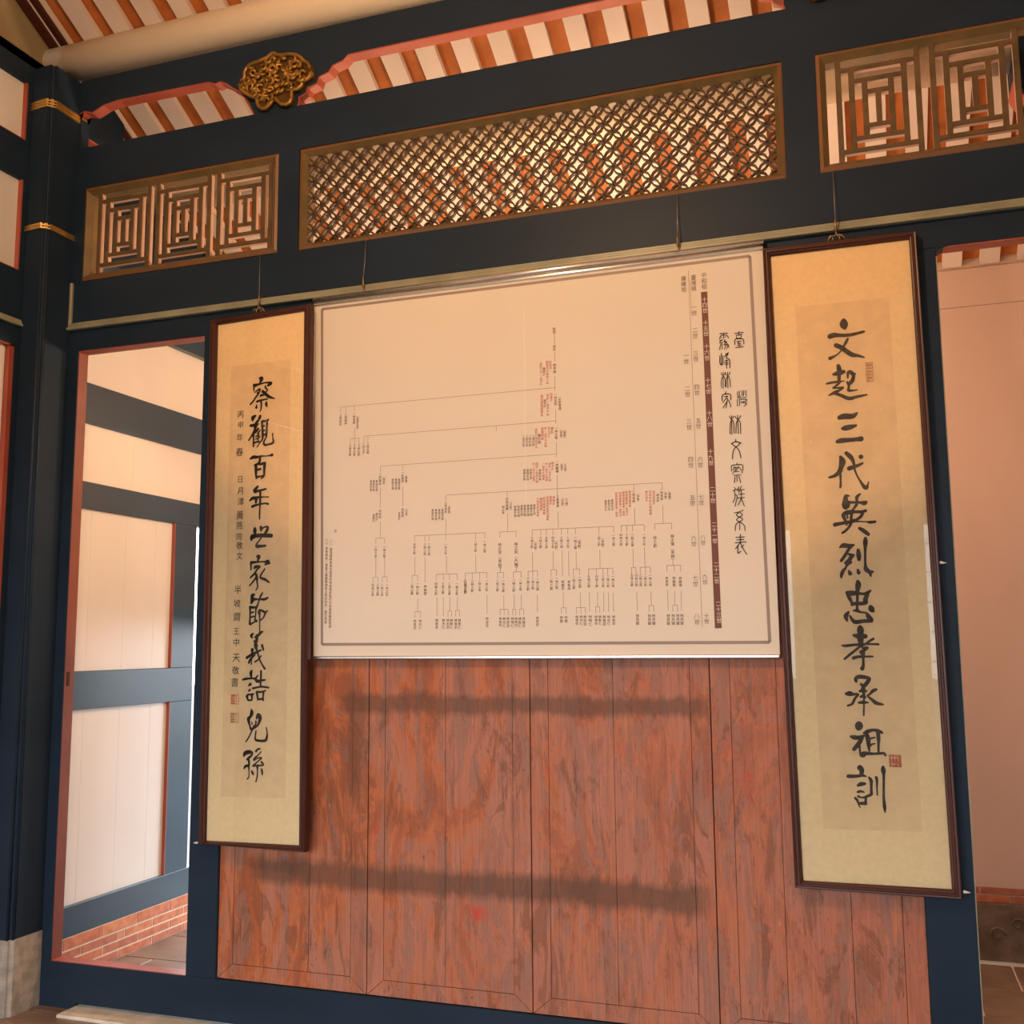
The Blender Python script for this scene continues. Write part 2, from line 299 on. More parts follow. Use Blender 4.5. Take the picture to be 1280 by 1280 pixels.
RIGHT_SCROLL = [
 '-416,25257,131 -415,25120,276 -393,24981,116;-876,24744,175 -747,24776,175 -593,24752,131 -286,24727,116 -5,24758,101 205,24795,86;-320,24595,87 -381,24480,101 -449,24366,72 -533,24223,51 -708,24075,58 -909,23989,131;-693,24414,160 -515,24312,159 -354,24160,159 -192,24038,158 -14,23991,101 177,23912,50',
 '-661,23712,116 -638,23605,159 -647,23410,130 -657,23185,101;-822,23426,87 -652,23455,188 -497,23486,130;-1061,23124,58 -905,23148,87 -651,23162,72 -497,23171,36;-639,23124,72 -755,23029,72 -871,22957,43 -717,22951,58 -535,22949,72 -679,22857,87 -822,22795,116 -1008,22721,43;-781,22761,115 -617,22687,108 -372,22562,129 -107,22599,100 198,22639,57;-374,23264,58 -360,23428,101 -288,23466,115 -196,23368,129 -125,23391,43;-183,23351,100 -225,23176,129 -335,23066,129 -402,23117,72;-350,23038,86 -362,22919,79 -366,22837,100 -249,22820,72 -96,22828,43',
 '-693,21937,158 -538,21969,201 -290,21950,171 -147,22042,85;-613,21559,114 -501,21573,186 -334,21597,157 -194,21631,85;-799,21128,129 -659,21155,171 -382,21158,142 -175,21165,142 -57,21171,184',
 '-730,20617,86 -675,20451,214 -725,20263,157 -788,20105,157 -946,19983,114 -1115,19941,71;-757,20015,85 -760,19795,64 -767,19649,85 -784,19577,57;-538,20722,128 -433,20612,156 -356,20489,128 -315,20325,85 -313,20222,71 -255,19999,56 -143,19759,70 -29,19563,126 37,19530,126 83,19630,56 114,19715,42;-466,20203,156 -312,20252,127 -158,20300,99 -46,20352,71;-84,20567,155',
 '-520,19291,56 -616,19281,127 -636,19151,170 -629,19005,268 -647,18919,169;-530,19073,99 -365,19064,84 -202,19056,84 -53,19027,154 17,19074,56;-175,19330,70 -275,19234,113 -281,19104,84 -301,18988,98 -389,18862,70 -447,18793,84;-25,18772,98 -162,18742,98 -380,18753,112 -586,18741,155 -727,18661,127 -680,18499,99 -633,18323,56;-122,18719,112 -169,18605,98 -310,18496,98 -476,18446,112;-456,18735,98 -485,18562,84 -491,18432,112 -553,18276,84 -683,18137,84 -782,18076,84;-605,18626,56 -595,18553,56;-1003,18354,141 -809,18389,113 -560,18421,112 -340,18433,56 -42,18412,42 92,18384,97 255,18398,83;-242,18204,98 -111,18112,139 19,17992,111',
 '-886,17594,56 -773,17655,155 -623,17642,140 -445,17657,70;-514,17631,98 -615,17519,98 -719,17350,105 -865,17154,98;-609,17361,84 -460,17327,70 -545,17272,126 -618,17160,126 -731,17077,98;-566,17101,98 -694,17004,84 -739,16905,70 -811,16836,112 -872,16694,112 -883,16608,70;-317,17494,98 -310,17336,153 -304,17178,111;-75,17872,97 -81,17743,153 -99,17500,90 -113,17214,76 -116,17000,83 -103,16857,152 1,16768,124 95,16766,83;13,16740,124 34,16625,55;-634,16816,70 -604,16729,139;-360,16851,70 -338,16750,125',
 '-383,16481,83 -368,16367,180 -405,16154,125 -417,15899,83 -432,15729,83 -440,15559,97;-720,16105,125 -584,16087,181 -435,16091,125 -247,16058,83 -112,16076,124 0,16159,69;-727,16091,97 -660,15932,125 -598,15789,83 -589,15703,83;-100,16048,124 -176,15851,152 -153,15780,124 -262,15746,124 -451,15750,125 -587,15732,111;-557,15518,55 -435,15516,111 -329,15465,69 -169,15441,69 -107,15327,151 -19,15213,137;-673,15357,55 -598,15221,111 -506,15149,138 -289,15174,124 -21,15185,123;-708,15478,69 -795,15352,153 -768,15195,69;-25,15650,96 -2,15565,192 61,15479,69',
 '-378,15017,83 -370,14904,220 -375,14792,193 -383,14623,206 -376,14482,151 -355,14370,82;-580,14723,97 -447,14694,165 -232,14692,151;-961,14402,55 -839,14387,97 -622,14414,83 -392,14426,96 -164,14438,68 156,14429,75;11,14605,82 -105,14536,82 -244,14439,69 -395,14370,69 -521,14272,82 -717,14119,83 -900,13965,76;-330,14313,69 -182,14326,82 -253,14257,82 -390,14188,96 -340,14103,82;-294,14229,82 -322,14061,96 -330,13893,82 -337,13754,96 -375,13656,137;-628,13992,110 -478,14034,96 -290,14040,68 -36,14039,61',
 '-580,13255,109 -589,13338,110 -480,13394,137 -306,13381,123 -175,13340,109 -233,13228,123 -346,13103,123 -437,13158,82;-367,13089,95 -379,12977,150 -359,12839,82 -367,12672,68 -376,12478,54 -391,12312,61 -397,12174,54;-481,12935,82 -380,12963,109 -274,12936,54;-470,12754,68 -388,12783,109 -310,12742,54;-532,12573,68 -398,12582,109 -245,12576,47;-895,12848,110 -787,12856,164 -680,12836,96 -533,12837,68 -646,12697,82 -735,12530,82 -872,12472,68;21,12994,81 -74,12952,108 -186,12840,68 -255,12791,54 -127,12675,95 0,12565,122 209,12519,54',
 '-560,11940,95 -558,11837,258 -596,11733,95;-821,11494,82 -715,11468,149 -582,11471,122 -433,11529,81;-489,11459,122 -576,11306,135 -746,11096,122;-578,11265,81 -568,11073,61 -555,10909,68 -477,10884,81 -435,10926,108;-416,11612,81 -293,11670,122 -132,11714,94 12,11689,121 128,11637,81;-350,11600,122 -305,11436,148 -299,11272,121 -283,11053,61;9,11634,121 13,11443,121 4,11265,74 -8,11019,67;-238,11444,67 -91,11482,47;-249,11218,81 -207,11260,67 -100,11290,40;-513,10965,81 -433,10981,121 -182,10973,81 16,10985,80 148,10996,80 197,10929,67',
 '-587,10517,189 -537,10450,148 -551,10313,121 -414,10257,40;-959,10245,122 -746,10252,108 -519,10287,81;-680,9968,81 -585,10012,134 -465,10030,81;-689,9764,81 -595,9788,81 -504,9764,47;-778,9570,81 -715,9491,81 -681,9370,54 -645,9290,34;-682,9628,81 -604,9597,54 -498,9608,67 -323,9683,94;-459,9596,80 -475,9406,80;-666,9412,81 -481,9419,120;-330,10225,67 -275,10132,107 -279,9928,80 -283,9711,94;-113,10233,94 -98,10125,80 -109,9907,53 -106,9691,47;107,10565,93 108,10457,147 114,10308,87 97,9969,73 80,9631,80 91,9321,106 97,9174,46',
]
LEFT_SCROLL = [
 '-23015,25299,51 -22885,25261,186 -22937,25142,119 -22953,25051,102;-23209,25016,153 -22989,25047,85 -22661,25074,67 -22423,25025,134 -22566,24947,101;-23265,25053,85 -23249,24802,59;-23201,24727,51 -22984,24836,85 -22963,24772,85 -23069,24597,85 -23158,24513,85 -23283,24355,76 -23409,24258,76;-23071,24690,85 -23051,24626,68;-22938,24522,51 -22885,24578,101 -22775,24559,67;-22693,24930,84 -22673,24850,84 -22580,24763,50 -22651,24693,67;-22816,24726,135 -22648,24585,135 -22463,24458,117 -22225,24372,42;-23080,24334,101 -22898,24370,84 -22570,24391,67;-22897,24363,101 -22865,24174,76 -22887,23991,67 -22922,23917,51;-23094,24196,51 -23110,24089,118;-22621,24273,67 -22628,24181,134 -22598,24086,67',
 '-23137,23755,84 -23264,23682,186 -23279,23576,84;-22916,23711,135 -22985,23564,118 -23092,23466,118 -23126,23345,202 -23159,23210,101 -23281,22989,84 -23440,22772,76;-23383,23369,101 -23236,23371,135 -22981,23402,67;-22994,23210,101 -23083,23126,134 -23227,23031,135 -23212,22845,84 -23212,22507,84;-22901,23141,67 -23007,23012,84 -22951,22976,67;-23113,22898,59 -22986,22918,67 -22893,22848,59;-23110,22790,59 -22983,22825,59;-22987,22948,67 -22979,22656,67;-23179,22642,84 -23016,22675,67 -22870,22662,50;-22819,23487,117 -22793,23208,101 -22768,22929,117 -22781,22762,84 -22905,22619,59 -23028,22461,50;-22801,23501,101 -22619,23491,84 -22512,23543,84;-22564,23463,100 -22575,23188,83 -22586,22914,100 -22619,22794,67 -22706,22649,83 -22666,22523,100 -22485,22523,83 -22253,22580,99 -22275,22765,58 -22289,22949,66;-22723,23294,84 -22687,23306,50;-22718,23109,84 -22664,23120,50;-22713,22925,84 -22623,22963,67',
 '-23344,22005,84 -23199,22063,151 -23017,22049,117 -22817,22071,83 -22618,22063,50 -22437,22064,66 -22294,22083,132;-22881,22061,117 -22885,21878,117 -22973,21778,100 -23117,21728,100;-23063,21739,117 -23058,21571,150 -23053,21388,117 -23029,21189,83;-22827,21752,117 -22611,21796,83;-22645,21738,149 -22657,21481,116 -22669,21269,99 -22793,21164,66;-23020,21523,100 -22840,21555,100;-23012,21233,100 -22705,21272,66;-22972,21763,100 -22754,21746,100',
 '-22947,20852,100 -23054,20760,133 -23106,20688,150 -23032,20637,116;-23087,20671,150 -22870,20680,99 -22565,20728,83;-22825,20669,116 -22819,20457,99 -22821,20201,99 -22825,20020,74 -22836,19750,82 -22830,19539,66;-23314,20307,83 -23207,20391,133 -23043,20396,133 -22845,20414,99 -22646,20409,49 -22430,20395,58;-23006,20348,149 -23020,20213,99;-23197,20057,116 -23035,20101,99 -22819,20133,83 -22567,20148,74 -22441,20118,99',
 '-23047,19210,66 -23043,19090,181 -23031,18969,115;-22758,19195,148 -22745,19060,82;-22702,19133,82 -22596,19202,66 -22435,19201,98 -22450,19090,131 -22554,18946,115;-23196,18722,99 -23163,18840,198 -22947,18875,165 -22677,18877,164 -22426,18858,163 -22248,18842,163;-22737,18775,66 -22851,18646,66 -22938,18545,82 -22926,18455,148 -22737,18447,115 -22523,18460,98',
 '-22918,18050,82 -22828,18031,180 -22861,17921,98 -22858,17832,98;-23182,17814,131 -23020,17823,98 -22697,17833,57 -22518,17819,81 -22393,17814,179 -22320,17752,97;-22515,17715,81 -22392,17769,130;-23199,17800,99 -23183,17531,66;-23031,17585,82 -22961,17642,131 -22763,17635,82 -22903,17521,82 -23007,17376,98 -23201,17219,74;-22972,17390,98 -22895,17224,130 -22881,17046,81 -22849,16838,73 -22926,16722,57;-22948,17196,98 -23070,17052,74 -23228,16901,65;-22528,17538,65 -22632,17408,73 -22726,17263,81 -22697,17188,98 -22500,17123,113 -22301,16999,65',
 '-23002,16537,98 -23108,16510,130 -23085,16332,179 -23136,16215,98;-23086,16361,179 -22907,16357,97 -22728,16353,81 -22497,16347,113 -22356,16403,81;-22610,16600,65 -22696,16470,97 -22763,16310,73 -22812,16164,81 -22863,16062,97 -22896,15974,81;-23185,16039,114 -23177,15773,73 -23184,15391,97;-23185,16054,114 -23005,16035,97 -22863,16062,81;-22906,16004,81 -22908,15768,65 -22938,15563,81 -22865,15504,113;-23143,15832,65 -23000,15858,65;-23138,15655,65 -22924,15695,57;-23148,15376,81 -23007,15447,65 -22848,15503,65;-22784,15796,65 -22752,15912,97 -22609,15902,97 -22466,15834,97 -22361,15890,64;-22447,15819,81 -22531,15645,64 -22670,15530,56;-22723,15838,97 -22715,15545,65 -22709,15326,56 -22702,15077,56',
 '-23012,15007,81 -23099,14935,129 -23052,14847,65;-22570,15083,80 -22675,15033,129 -22761,14946,113 -22919,14875,81;-22832,14932,129 -22828,14801,145 -22877,14656,161 -22873,14510,161 -22816,14364,96 -22740,14174,80 -22664,13986,72 -22553,13812,72 -22426,13653,96;-22968,14715,65 -22827,14757,97;-22785,14538,64;-23030,14379,161 -23035,14248,81;-22621,14370,80 -22814,14291,96 -23043,14204,113 -23289,14074,113;-22918,14190,97 -23091,14030,97 -23185,13884,97;-23055,14015,48 -23068,13826,64;-22573,14551,112 -22506,14377,80;-22615,14145,64 -22718,14015,72 -22892,13913,72',
 '-23032,13570,80 -23074,13482,145 -23052,13337,96;-23450,13219,81 -23308,13256,97 -23077,13272,72 -22899,13266,96 -22755,13166,144 -22579,13196,96 -22404,13218,79;-22743,13382,64 -22846,13281,96;-22597,13556,96 -22592,13354,96 -22605,13181,96 -22608,12965,80;-22959,12890,96 -22748,12935,80 -22537,12958,87 -22221,12925,71;-23175,12989,48 -23088,13048,128;-23178,12779,48 -23100,12830,96;-23252,12569,96 -23201,12642,80 -23059,12650,80 -22918,12688,56;-23216,12555,112 -23177,12440,80 -23000,12449,80 -23004,12586,96 -22935,12673,64;-22778,12747,112 -22739,12589,96 -22717,12460,80;-22779,12754,96 -22567,12757,79 -22358,12809,63;-22461,12736,95 -22475,12593,79 -22471,12449,95;-22700,12475,80 -22472,12492,95',
 '-23007,12073,64 -22986,11944,175 -23052,11799,112 -23138,11711,159 -23079,11483,80 -23021,11341,95;-22976,11600,48 -22964,11514,64;-22751,11748,95 -22683,11863,174 -22593,11779,174 -22624,11622,127 -22708,11477,95 -22863,11373,95 -23021,11327,95;-22783,11632,79 -22797,11518,71 -22900,11415,79;-22916,11343,79 -23033,11140,64 -23134,10966,64 -23237,10849,56;-22772,11261,71 -22794,11090,71 -22781,10933,95 -22587,10896,95 -22325,10918,110 -22259,11047,110 -22246,11218,63 -22295,11401,63',
 '-23310,10304,95 -23260,10405,159 -23067,10455,158 -22925,10431,95 -22974,10315,95 -23095,10226,95 -23164,10167,79;-23094,10198,95 -23064,10056,95 -23068,9886,79 -23054,9702,47 -23057,9518,55 -23134,9430,55;-23295,9820,63 -23227,9908,111 -23087,9942,95;-22751,10493,95 -22666,10574,79 -22561,10592,63;-22506,10487,47 -22642,10355,55 -22814,10222,79 -22829,10150,63 -22656,10241,55 -22482,10247,63 -22653,10114,55 -22876,9936,79;-22876,9936,79 -22666,9958,79 -22388,9989,63 -22478,10092,94;-22665,9930,126 -22661,9788,63 -22664,9577,63 -22719,9349,63;-22923,9736,79 -22886,9666,110 -22831,9598,47;-22470,9824,78 -22442,9727,94 -22430,9628,63',
]
TITLE = [
 '-4042,25220,31 -3752,25223,31;-3900,25272,31 -3904,25160,31;-4001,25148,31 -3797,25149,31;-3981,25112,26 -3983,25045,26 -3833,25041,26 -3831,25108,26;-4055,24818,31 -4039,24995,31 -3909,25015,31 -3761,24977,30 -3745,24808,30;-3977,24921,26 -3827,24928,26;-3902,24914,26 -3958,24852,26 -3851,24841,26;-3904,24847,26 -3909,24713,26;-3971,24786,26 -3832,24783,26;-4027,24707,31 -3770,24717,30',
 '-4558,25264,31 -4288,25258,31;-4428,25261,31 -4435,25059,22;-4575,25085,31 -4528,25182,31 -4430,25205,26 -4313,25170,31 -4262,25075,31;-4509,25123,22 -4488,25099,22;-4390,25122,22 -4346,25129,22;-4577,25029,26 -4469,25029,26;-4512,25022,26 -4580,24939,26 -4482,24940,26;-4493,24930,26 -4501,24706,26;-4538,24890,26 -4588,24692,26;-4382,25031,26 -4428,24946,26 -4330,24958,26 -4420,24855,26;-4405,24989,26 -4270,24817,26 -4273,24739,26;-4431,24845,26 -4302,24854,26;-4356,24849,26 -4415,24686,26;-4303,24821,26 -4328,24711,26',
 '-4528,24552,31 -4541,24149,31;-4584,24467,31 -4592,24221,31 -4541,24138,35 -4485,24211,31 -4477,24457,31;-4290,24561,31 -4424,24429,31;-4388,24515,31 -4302,24507,31 -4371,24379,31 -4256,24300,31 -4255,24010,31;-4418,24272,26 -4299,24282,26;-4431,24206,26 -4302,24204,26;-4422,24138,26 -4293,24148,26;-4352,24310,26 -4363,23998,26',
 '-4561,23860,26 -4542,23791,26 -4489,23764,26 -4434,23803,26 -4421,23869,26;-4489,23876,26 -4508,23298,26;-4568,23325,26 -4558,23614,26 -4490,23719,26 -4430,23602,26 -4438,23358,26;-4411,23824,26 -4360,23752,26 -4295,23768,26 -4249,23853,26;-4335,23861,26 -4343,23305,26;-4406,23333,26 -4391,23599,26 -4329,23716,26 -4268,23610,26 -4256,23331,26',
 '-4429,23168,34 -4432,23091,34;-4559,22868,34 -4544,23054,34 -4417,23089,34 -4267,23061,33 -4259,22874,33;-4495,23003,27 -4359,23007,27;-4375,22993,27 -4547,22790,27;-4422,22934,27 -4363,22883,27 -4538,22603,27;-4379,22869,27 -4433,22594,27;-4334,22865,30 -4279,22705,30 -4268,22611,30',
 '-4010,23147,27 -4028,23056,27 -4002,22960,27;-3935,23156,27 -3969,23050,27 -3928,22954,27;-3861,23165,27 -3867,22980,27;-3801,23160,27 -3823,22976,27;-3727,23153,27 -3746,23047,27 -3719,22967,27;-4043,22624,27 -4035,22870,27;-3960,22864,27 -3968,22648,27;-4004,22899,27 -3736,22922,27;-3931,22846,27 -3738,22845,27 -3740,22784,27 -3920,22752,27;-3920,22752,27 -3728,22706,27 -3821,22605,27;-4033,22932,27 -3957,22972,27',
 '-4328,22294,30 -4288,22202,30 -4245,22199,30 -4179,22282,30;-4254,22310,30 -4264,21650,30;-4327,21677,30 -4307,22028,30 -4247,22155,30 -4187,22040,30 -4190,21689,30;-4136,22279,30 -4076,22177,30 -4012,22181,30 -3945,22285,30;-4050,22307,30 -4039,21656,30;-4123,21684,30 -4103,22012,30 -4035,22138,30 -3966,22023,30 -3966,21659,30',
 '-4143,21466,34 -4137,21378,34;-4296,21324,34 -4145,21387,34 -3957,21322,34;-4275,21322,34 -4131,21203,34 -3999,21325,34;-4143,21204,34 -4242,21057,34 -4272,20797,34;-4131,21203,34 -4030,21043,34 -3984,20800,34',
 '-4129,20635,30 -4131,20579,30;-4316,20364,30 -4310,20560,30 -4131,20579,30 -3942,20558,30 -3940,20362,30;-4217,20532,26 -4264,20404,26;-4241,20468,26 -4155,20484,26 -4290,20275,26;-4070,20523,26 -4181,20356,26;-4134,20483,26 -4030,20455,26 -3952,20276,26;-4203,20335,26 -4076,20349,26;-4249,20216,30 -4017,20215,30;-4144,20210,30 -4142,20006,30;-4209,20162,30 -4237,19968,30;-4073,20167,30 -4026,19947,30',
 '-4243,19795,30 -4203,19728,30;-4297,19689,30 -4097,19743,30;-4094,19808,30 -4141,19681,30;-4246,19687,30 -4233,19448,30 -4311,19279,30;-4230,19534,30 -4156,19487,30 -4244,19146,30;-4120,19680,30 -3908,19711,30;-4010,19825,30 -4101,19614,30;-4103,19549,30 -3914,19560,30;-4150,19422,30 -3918,19431,30;-4023,19674,30 -4024,19415,30 -4137,19184,30;-4024,19415,30 -3929,19130,30',
 '-3975,19004,30 -4082,18953,30 -4273,18919,30;-4125,18925,30 -4212,18843,30 -4109,18774,30 -4002,18841,30 -4083,18923,30;-4109,18774,30 -4209,18679,30 -4115,18615,30 -3999,18683,30 -4109,18774,30;-4106,18614,30 -4112,18323,30;-4136,18603,30 -4245,18500,30 -4264,18308,30;-4094,18601,30 -3952,18466,30 -3938,18294,30',
 '-4247,18072,34 -3966,18082,34;-4097,18173,34 -4106,17916,34;-4221,17985,34 -3990,17997,34;-4274,17893,34 -3910,17909,34;-4119,17887,34 -4273,17688,34;-4185,17791,34 -4203,17536,34 -4108,17596,34;-4099,17873,34 -4022,17679,34 -3904,17483,34;-3997,17805,34 -4083,17723,34',
]
ORNAMENT = [(-2.281, 3.951), (-2.266, 3.94), (-2.246, 3.933), (-2.208, 3.93), (-2.169, 3.921), (-2.145, 3.903), (-2.13, 3.885), (-2.106, 3.866), (-2.094, 3.846), (-2.089, 3.819), (-2.1, 3.801), (-2.119, 3.793), (-2.133, 3.787), (-2.138, 3.77), (-2.156, 3.759), (-2.18, 3.759), (-2.188, 3.749), (-2.186, 3.722), (-2.193, 3.703), (-2.212, 3.696), (-2.236, 3.701), (-2.258, 3.722), (-2.271, 3.747), (-2.278, 3.73), (-2.294, 3.713), (-2.313, 3.699), (-2.333, 3.698), (-2.35, 3.71), (-2.359, 3.73), (-2.358, 3.754), (-2.373, 3.757), (-2.398, 3.771), (-2.423, 3.791), (-2.448, 3.812), (-2.454, 3.836), (-2.448, 3.853), (-2.428, 3.863), (-2.43, 3.886), (-2.422, 3.902), (-2.407, 3.918), (-2.388, 3.923), (-2.353, 3.927), (-2.314, 3.935), (-2.295, 3.947)]
CHART = '-19440,23870,-10620,23870 -19440,23870,-19440,23650 -19210,23870,-19210,23650 -18840,23870,-18840,23650 -18400,22620,-10610,22620 -18400,22620,-18400,22400 -18230,22620,-18230,22400 -12910,22620,-12910,22400 -17680,21390,-10580,21390 -17680,21390,-17680,21170 -16740,21390,-16740,21170 -14950,20110,-6740,20110 -14950,20110,-14950,19890 -12500,20110,-12500,19890 -7750,20110,-7750,19890 -6740,20110,-6740,19890 -19000,22565,-18620,22565 -19000,22565,-19000,22345 -18810,22565,-18810,22345 -18620,22565,-18620,22345 -18815,22980,-18815,22570 -16230,18625,-13390,18625 -16230,18625,-16230,18405 -15800,18625,-15800,18405 -15630,18625,-15630,18405 -14950,18625,-14950,18405 -13750,18625,-13750,18405 -13390,18625,-13390,18405 -14950,19220,-14950,18630 -17850,18590,-17480,18590 -17850,18590,-17850,18370 -17480,18590,-17480,18370 -17670,19230,-17670,18590 -17680,20420,-17680,19760 -17680,20560,-17680,19810 -16730,20530,-16730,19760 -12800,18625,-12170,18625 -12800,18625,-12800,18405 -12170,18625,-12170,18405 -12495,19310,-12495,18630 -11550,18645,-8510,18645 -11550,18645,-11550,18425 -11220,18645,-11220,18425 -11010,18645,-11010,18425 -10760,18645,-10760,18425 -10440,18645,-10440,18425 -10200,18645,-10200,18425 -9920,18645,-9920,18425 -9050,18645,-9050,18425 -8510,18645,-8510,18425 -10555,19280,-10555,18670 -8240,18655,-7410,18655 -8240,18655,-8240,18435 -8040,18655,-8040,18435 -7830,18655,-7830,18435 -7410,18655,-7410,18435 -7745,19260,-7745,18650 -7040,18665,-6440,18665 -7040,18665,-7040,18445 -6440,18665,-6440,18445 -6740,19320,-6740,18660 -17960,17100,-17750,17100 -17960,17100,-17960,16880 -17750,17100,-17750,16880 -17570,17110,-17360,17110 -17570,17110,-17570,16890 -17360,17110,-17360,16890 -16320,17125,-16100,17125 -16320,17125,-16320,16905 -16100,17125,-16100,16905 -15340,17135,-14490,17135 -15340,17135,-15340,16915 -15050,17135,-15050,16915 -14800,17135,-14800,16915 -14490,17135,-14490,16915 -14170,17150,-13320,17150 -14170,17150,-14170,16930 -13890,17150,-13890,16930 -13600,17150,-13600,16930 -13320,17150,-13320,16930 -12900,17130,-12670,17130 -12900,17130,-12900,16910 -12670,17130,-12670,16910 -12280,17135,-11990,17135 -12280,17135,-12280,16915 -11990,17135,-11990,16915 -11720,17145,-11360,17145 -11720,17145,-11720,16925 -11540,17145,-11540,16925 -11360,17145,-11360,16925 -10850,17170,-10640,17170 -10850,17170,-10850,16950 -10640,17170,-10640,16950 -10020,17170,-9790,17170 -10020,17170,-10020,16950 -9790,17170,-9790,16950 -9460,17160,-8570,17160 -9460,17160,-9460,16940 -9170,17160,-9170,16940 -8930,17160,-8930,16940 -8760,17160,-8760,16940 -8570,17160,-8570,16940 -7900,17160,-7740,17160 -7900,17160,-7900,16940 -7740,17160,-7740,16940 -7590,17160,-7230,17160 -7590,17160,-7590,16940 -7400,17160,-7400,16940 -7230,17160,-7230,16940 -6650,17190,-6170,17190 -6650,17190,-6650,16970 -6400,17190,-6400,16970 -6170,17190,-6170,16970 -16200,15760,-15970,15760 -16200,15760,-16200,15540 -15970,15760,-15970,15540 -14860,15770,-14720,15770 -14860,15770,-14860,15550 -14720,15770,-14720,15550 -14560,15780,-14400,15780 -14560,15780,-14560,15560 -14400,15780,-14400,15560 -12810,15785,-12500,15785 -12810,15785,-12810,15565 -12650,15785,-12650,15565 -12500,15785,-12500,15565 -12320,15775,-12200,15775 -12320,15775,-12320,15555 -12200,15775,-12200,15555 -12060,15780,-11900,15780 -12060,15780,-12060,15560 -11900,15780,-11900,15560 -10480,15800,-10310,15800 -10480,15800,-10480,15580 -10310,15800,-10310,15580 -9930,15795,-9600,15795 -9930,15795,-9930,15575 -9760,15795,-9760,15575 -9600,15795,-9600,15575 -9220,15810,-9070,15810 -9220,15810,-9220,15590 -9070,15810,-9070,15590 -7310,15815,-7140,15815 -7310,15815,-7310,15595 -7140,15815,-7140,15595 -6480,15815,-6320,15815 -6480,15815,-6480,15595 -6320,15815,-6320,15595 -17840,17820,-17840,17110 -17470,17850,-17470,17120 -16210,17810,-16210,17130 -15795,17790,-15795,16850 -14920,17810,-14920,17150 -13750,17810,-13750,17160 -12790,17360,-12790,17140 -12170,17340,-12170,17140 -11545,17820,-11545,17160 -10765,17840,-10765,17180 -10425,17830,-10425,16930 -10185,17820,-10185,16920 -9905,17810,-9905,17180 -9030,17820,-9030,17170 -7830,17820,-7830,17170 -7420,17860,-7420,17170 -6430,17400,-6430,17200 -16090,16250,-16090,15770 -15310,16280,-15310,15580 -15050,16280,-15050,15580 -14790,16270,-14790,15780 -14490,16260,-14490,15790 -13315,16320,-13315,15630 -12660,16280,-12660,15790 -12265,16300,-12265,15780 -11990,16290,-11990,15790 -11380,16280,-11380,15650 -10405,16340,-10405,15810 -9770,16330,-9770,15810 -9440,16320,-9440,15640 -9145,16310,-9145,15820 -8925,16310,-8925,15630 -8750,16300,-8750,15620 -8575,16300,-8575,15620 -7730,16310,-7730,15640 -7225,16290,-7225,15830 -6645,16340,-6645,15640 -6405,16300,-6405,15830 -6180,16300,-6180,15630 -10605,25930,-10605,25530 -10600,25190,-10600,24860 -10615,24300,-10615,23760 -10595,23030,-10595,22510 -10580,21810,-10580,21260 -10575,20610,-10575,19420 -5590,27700,-5490,15050'
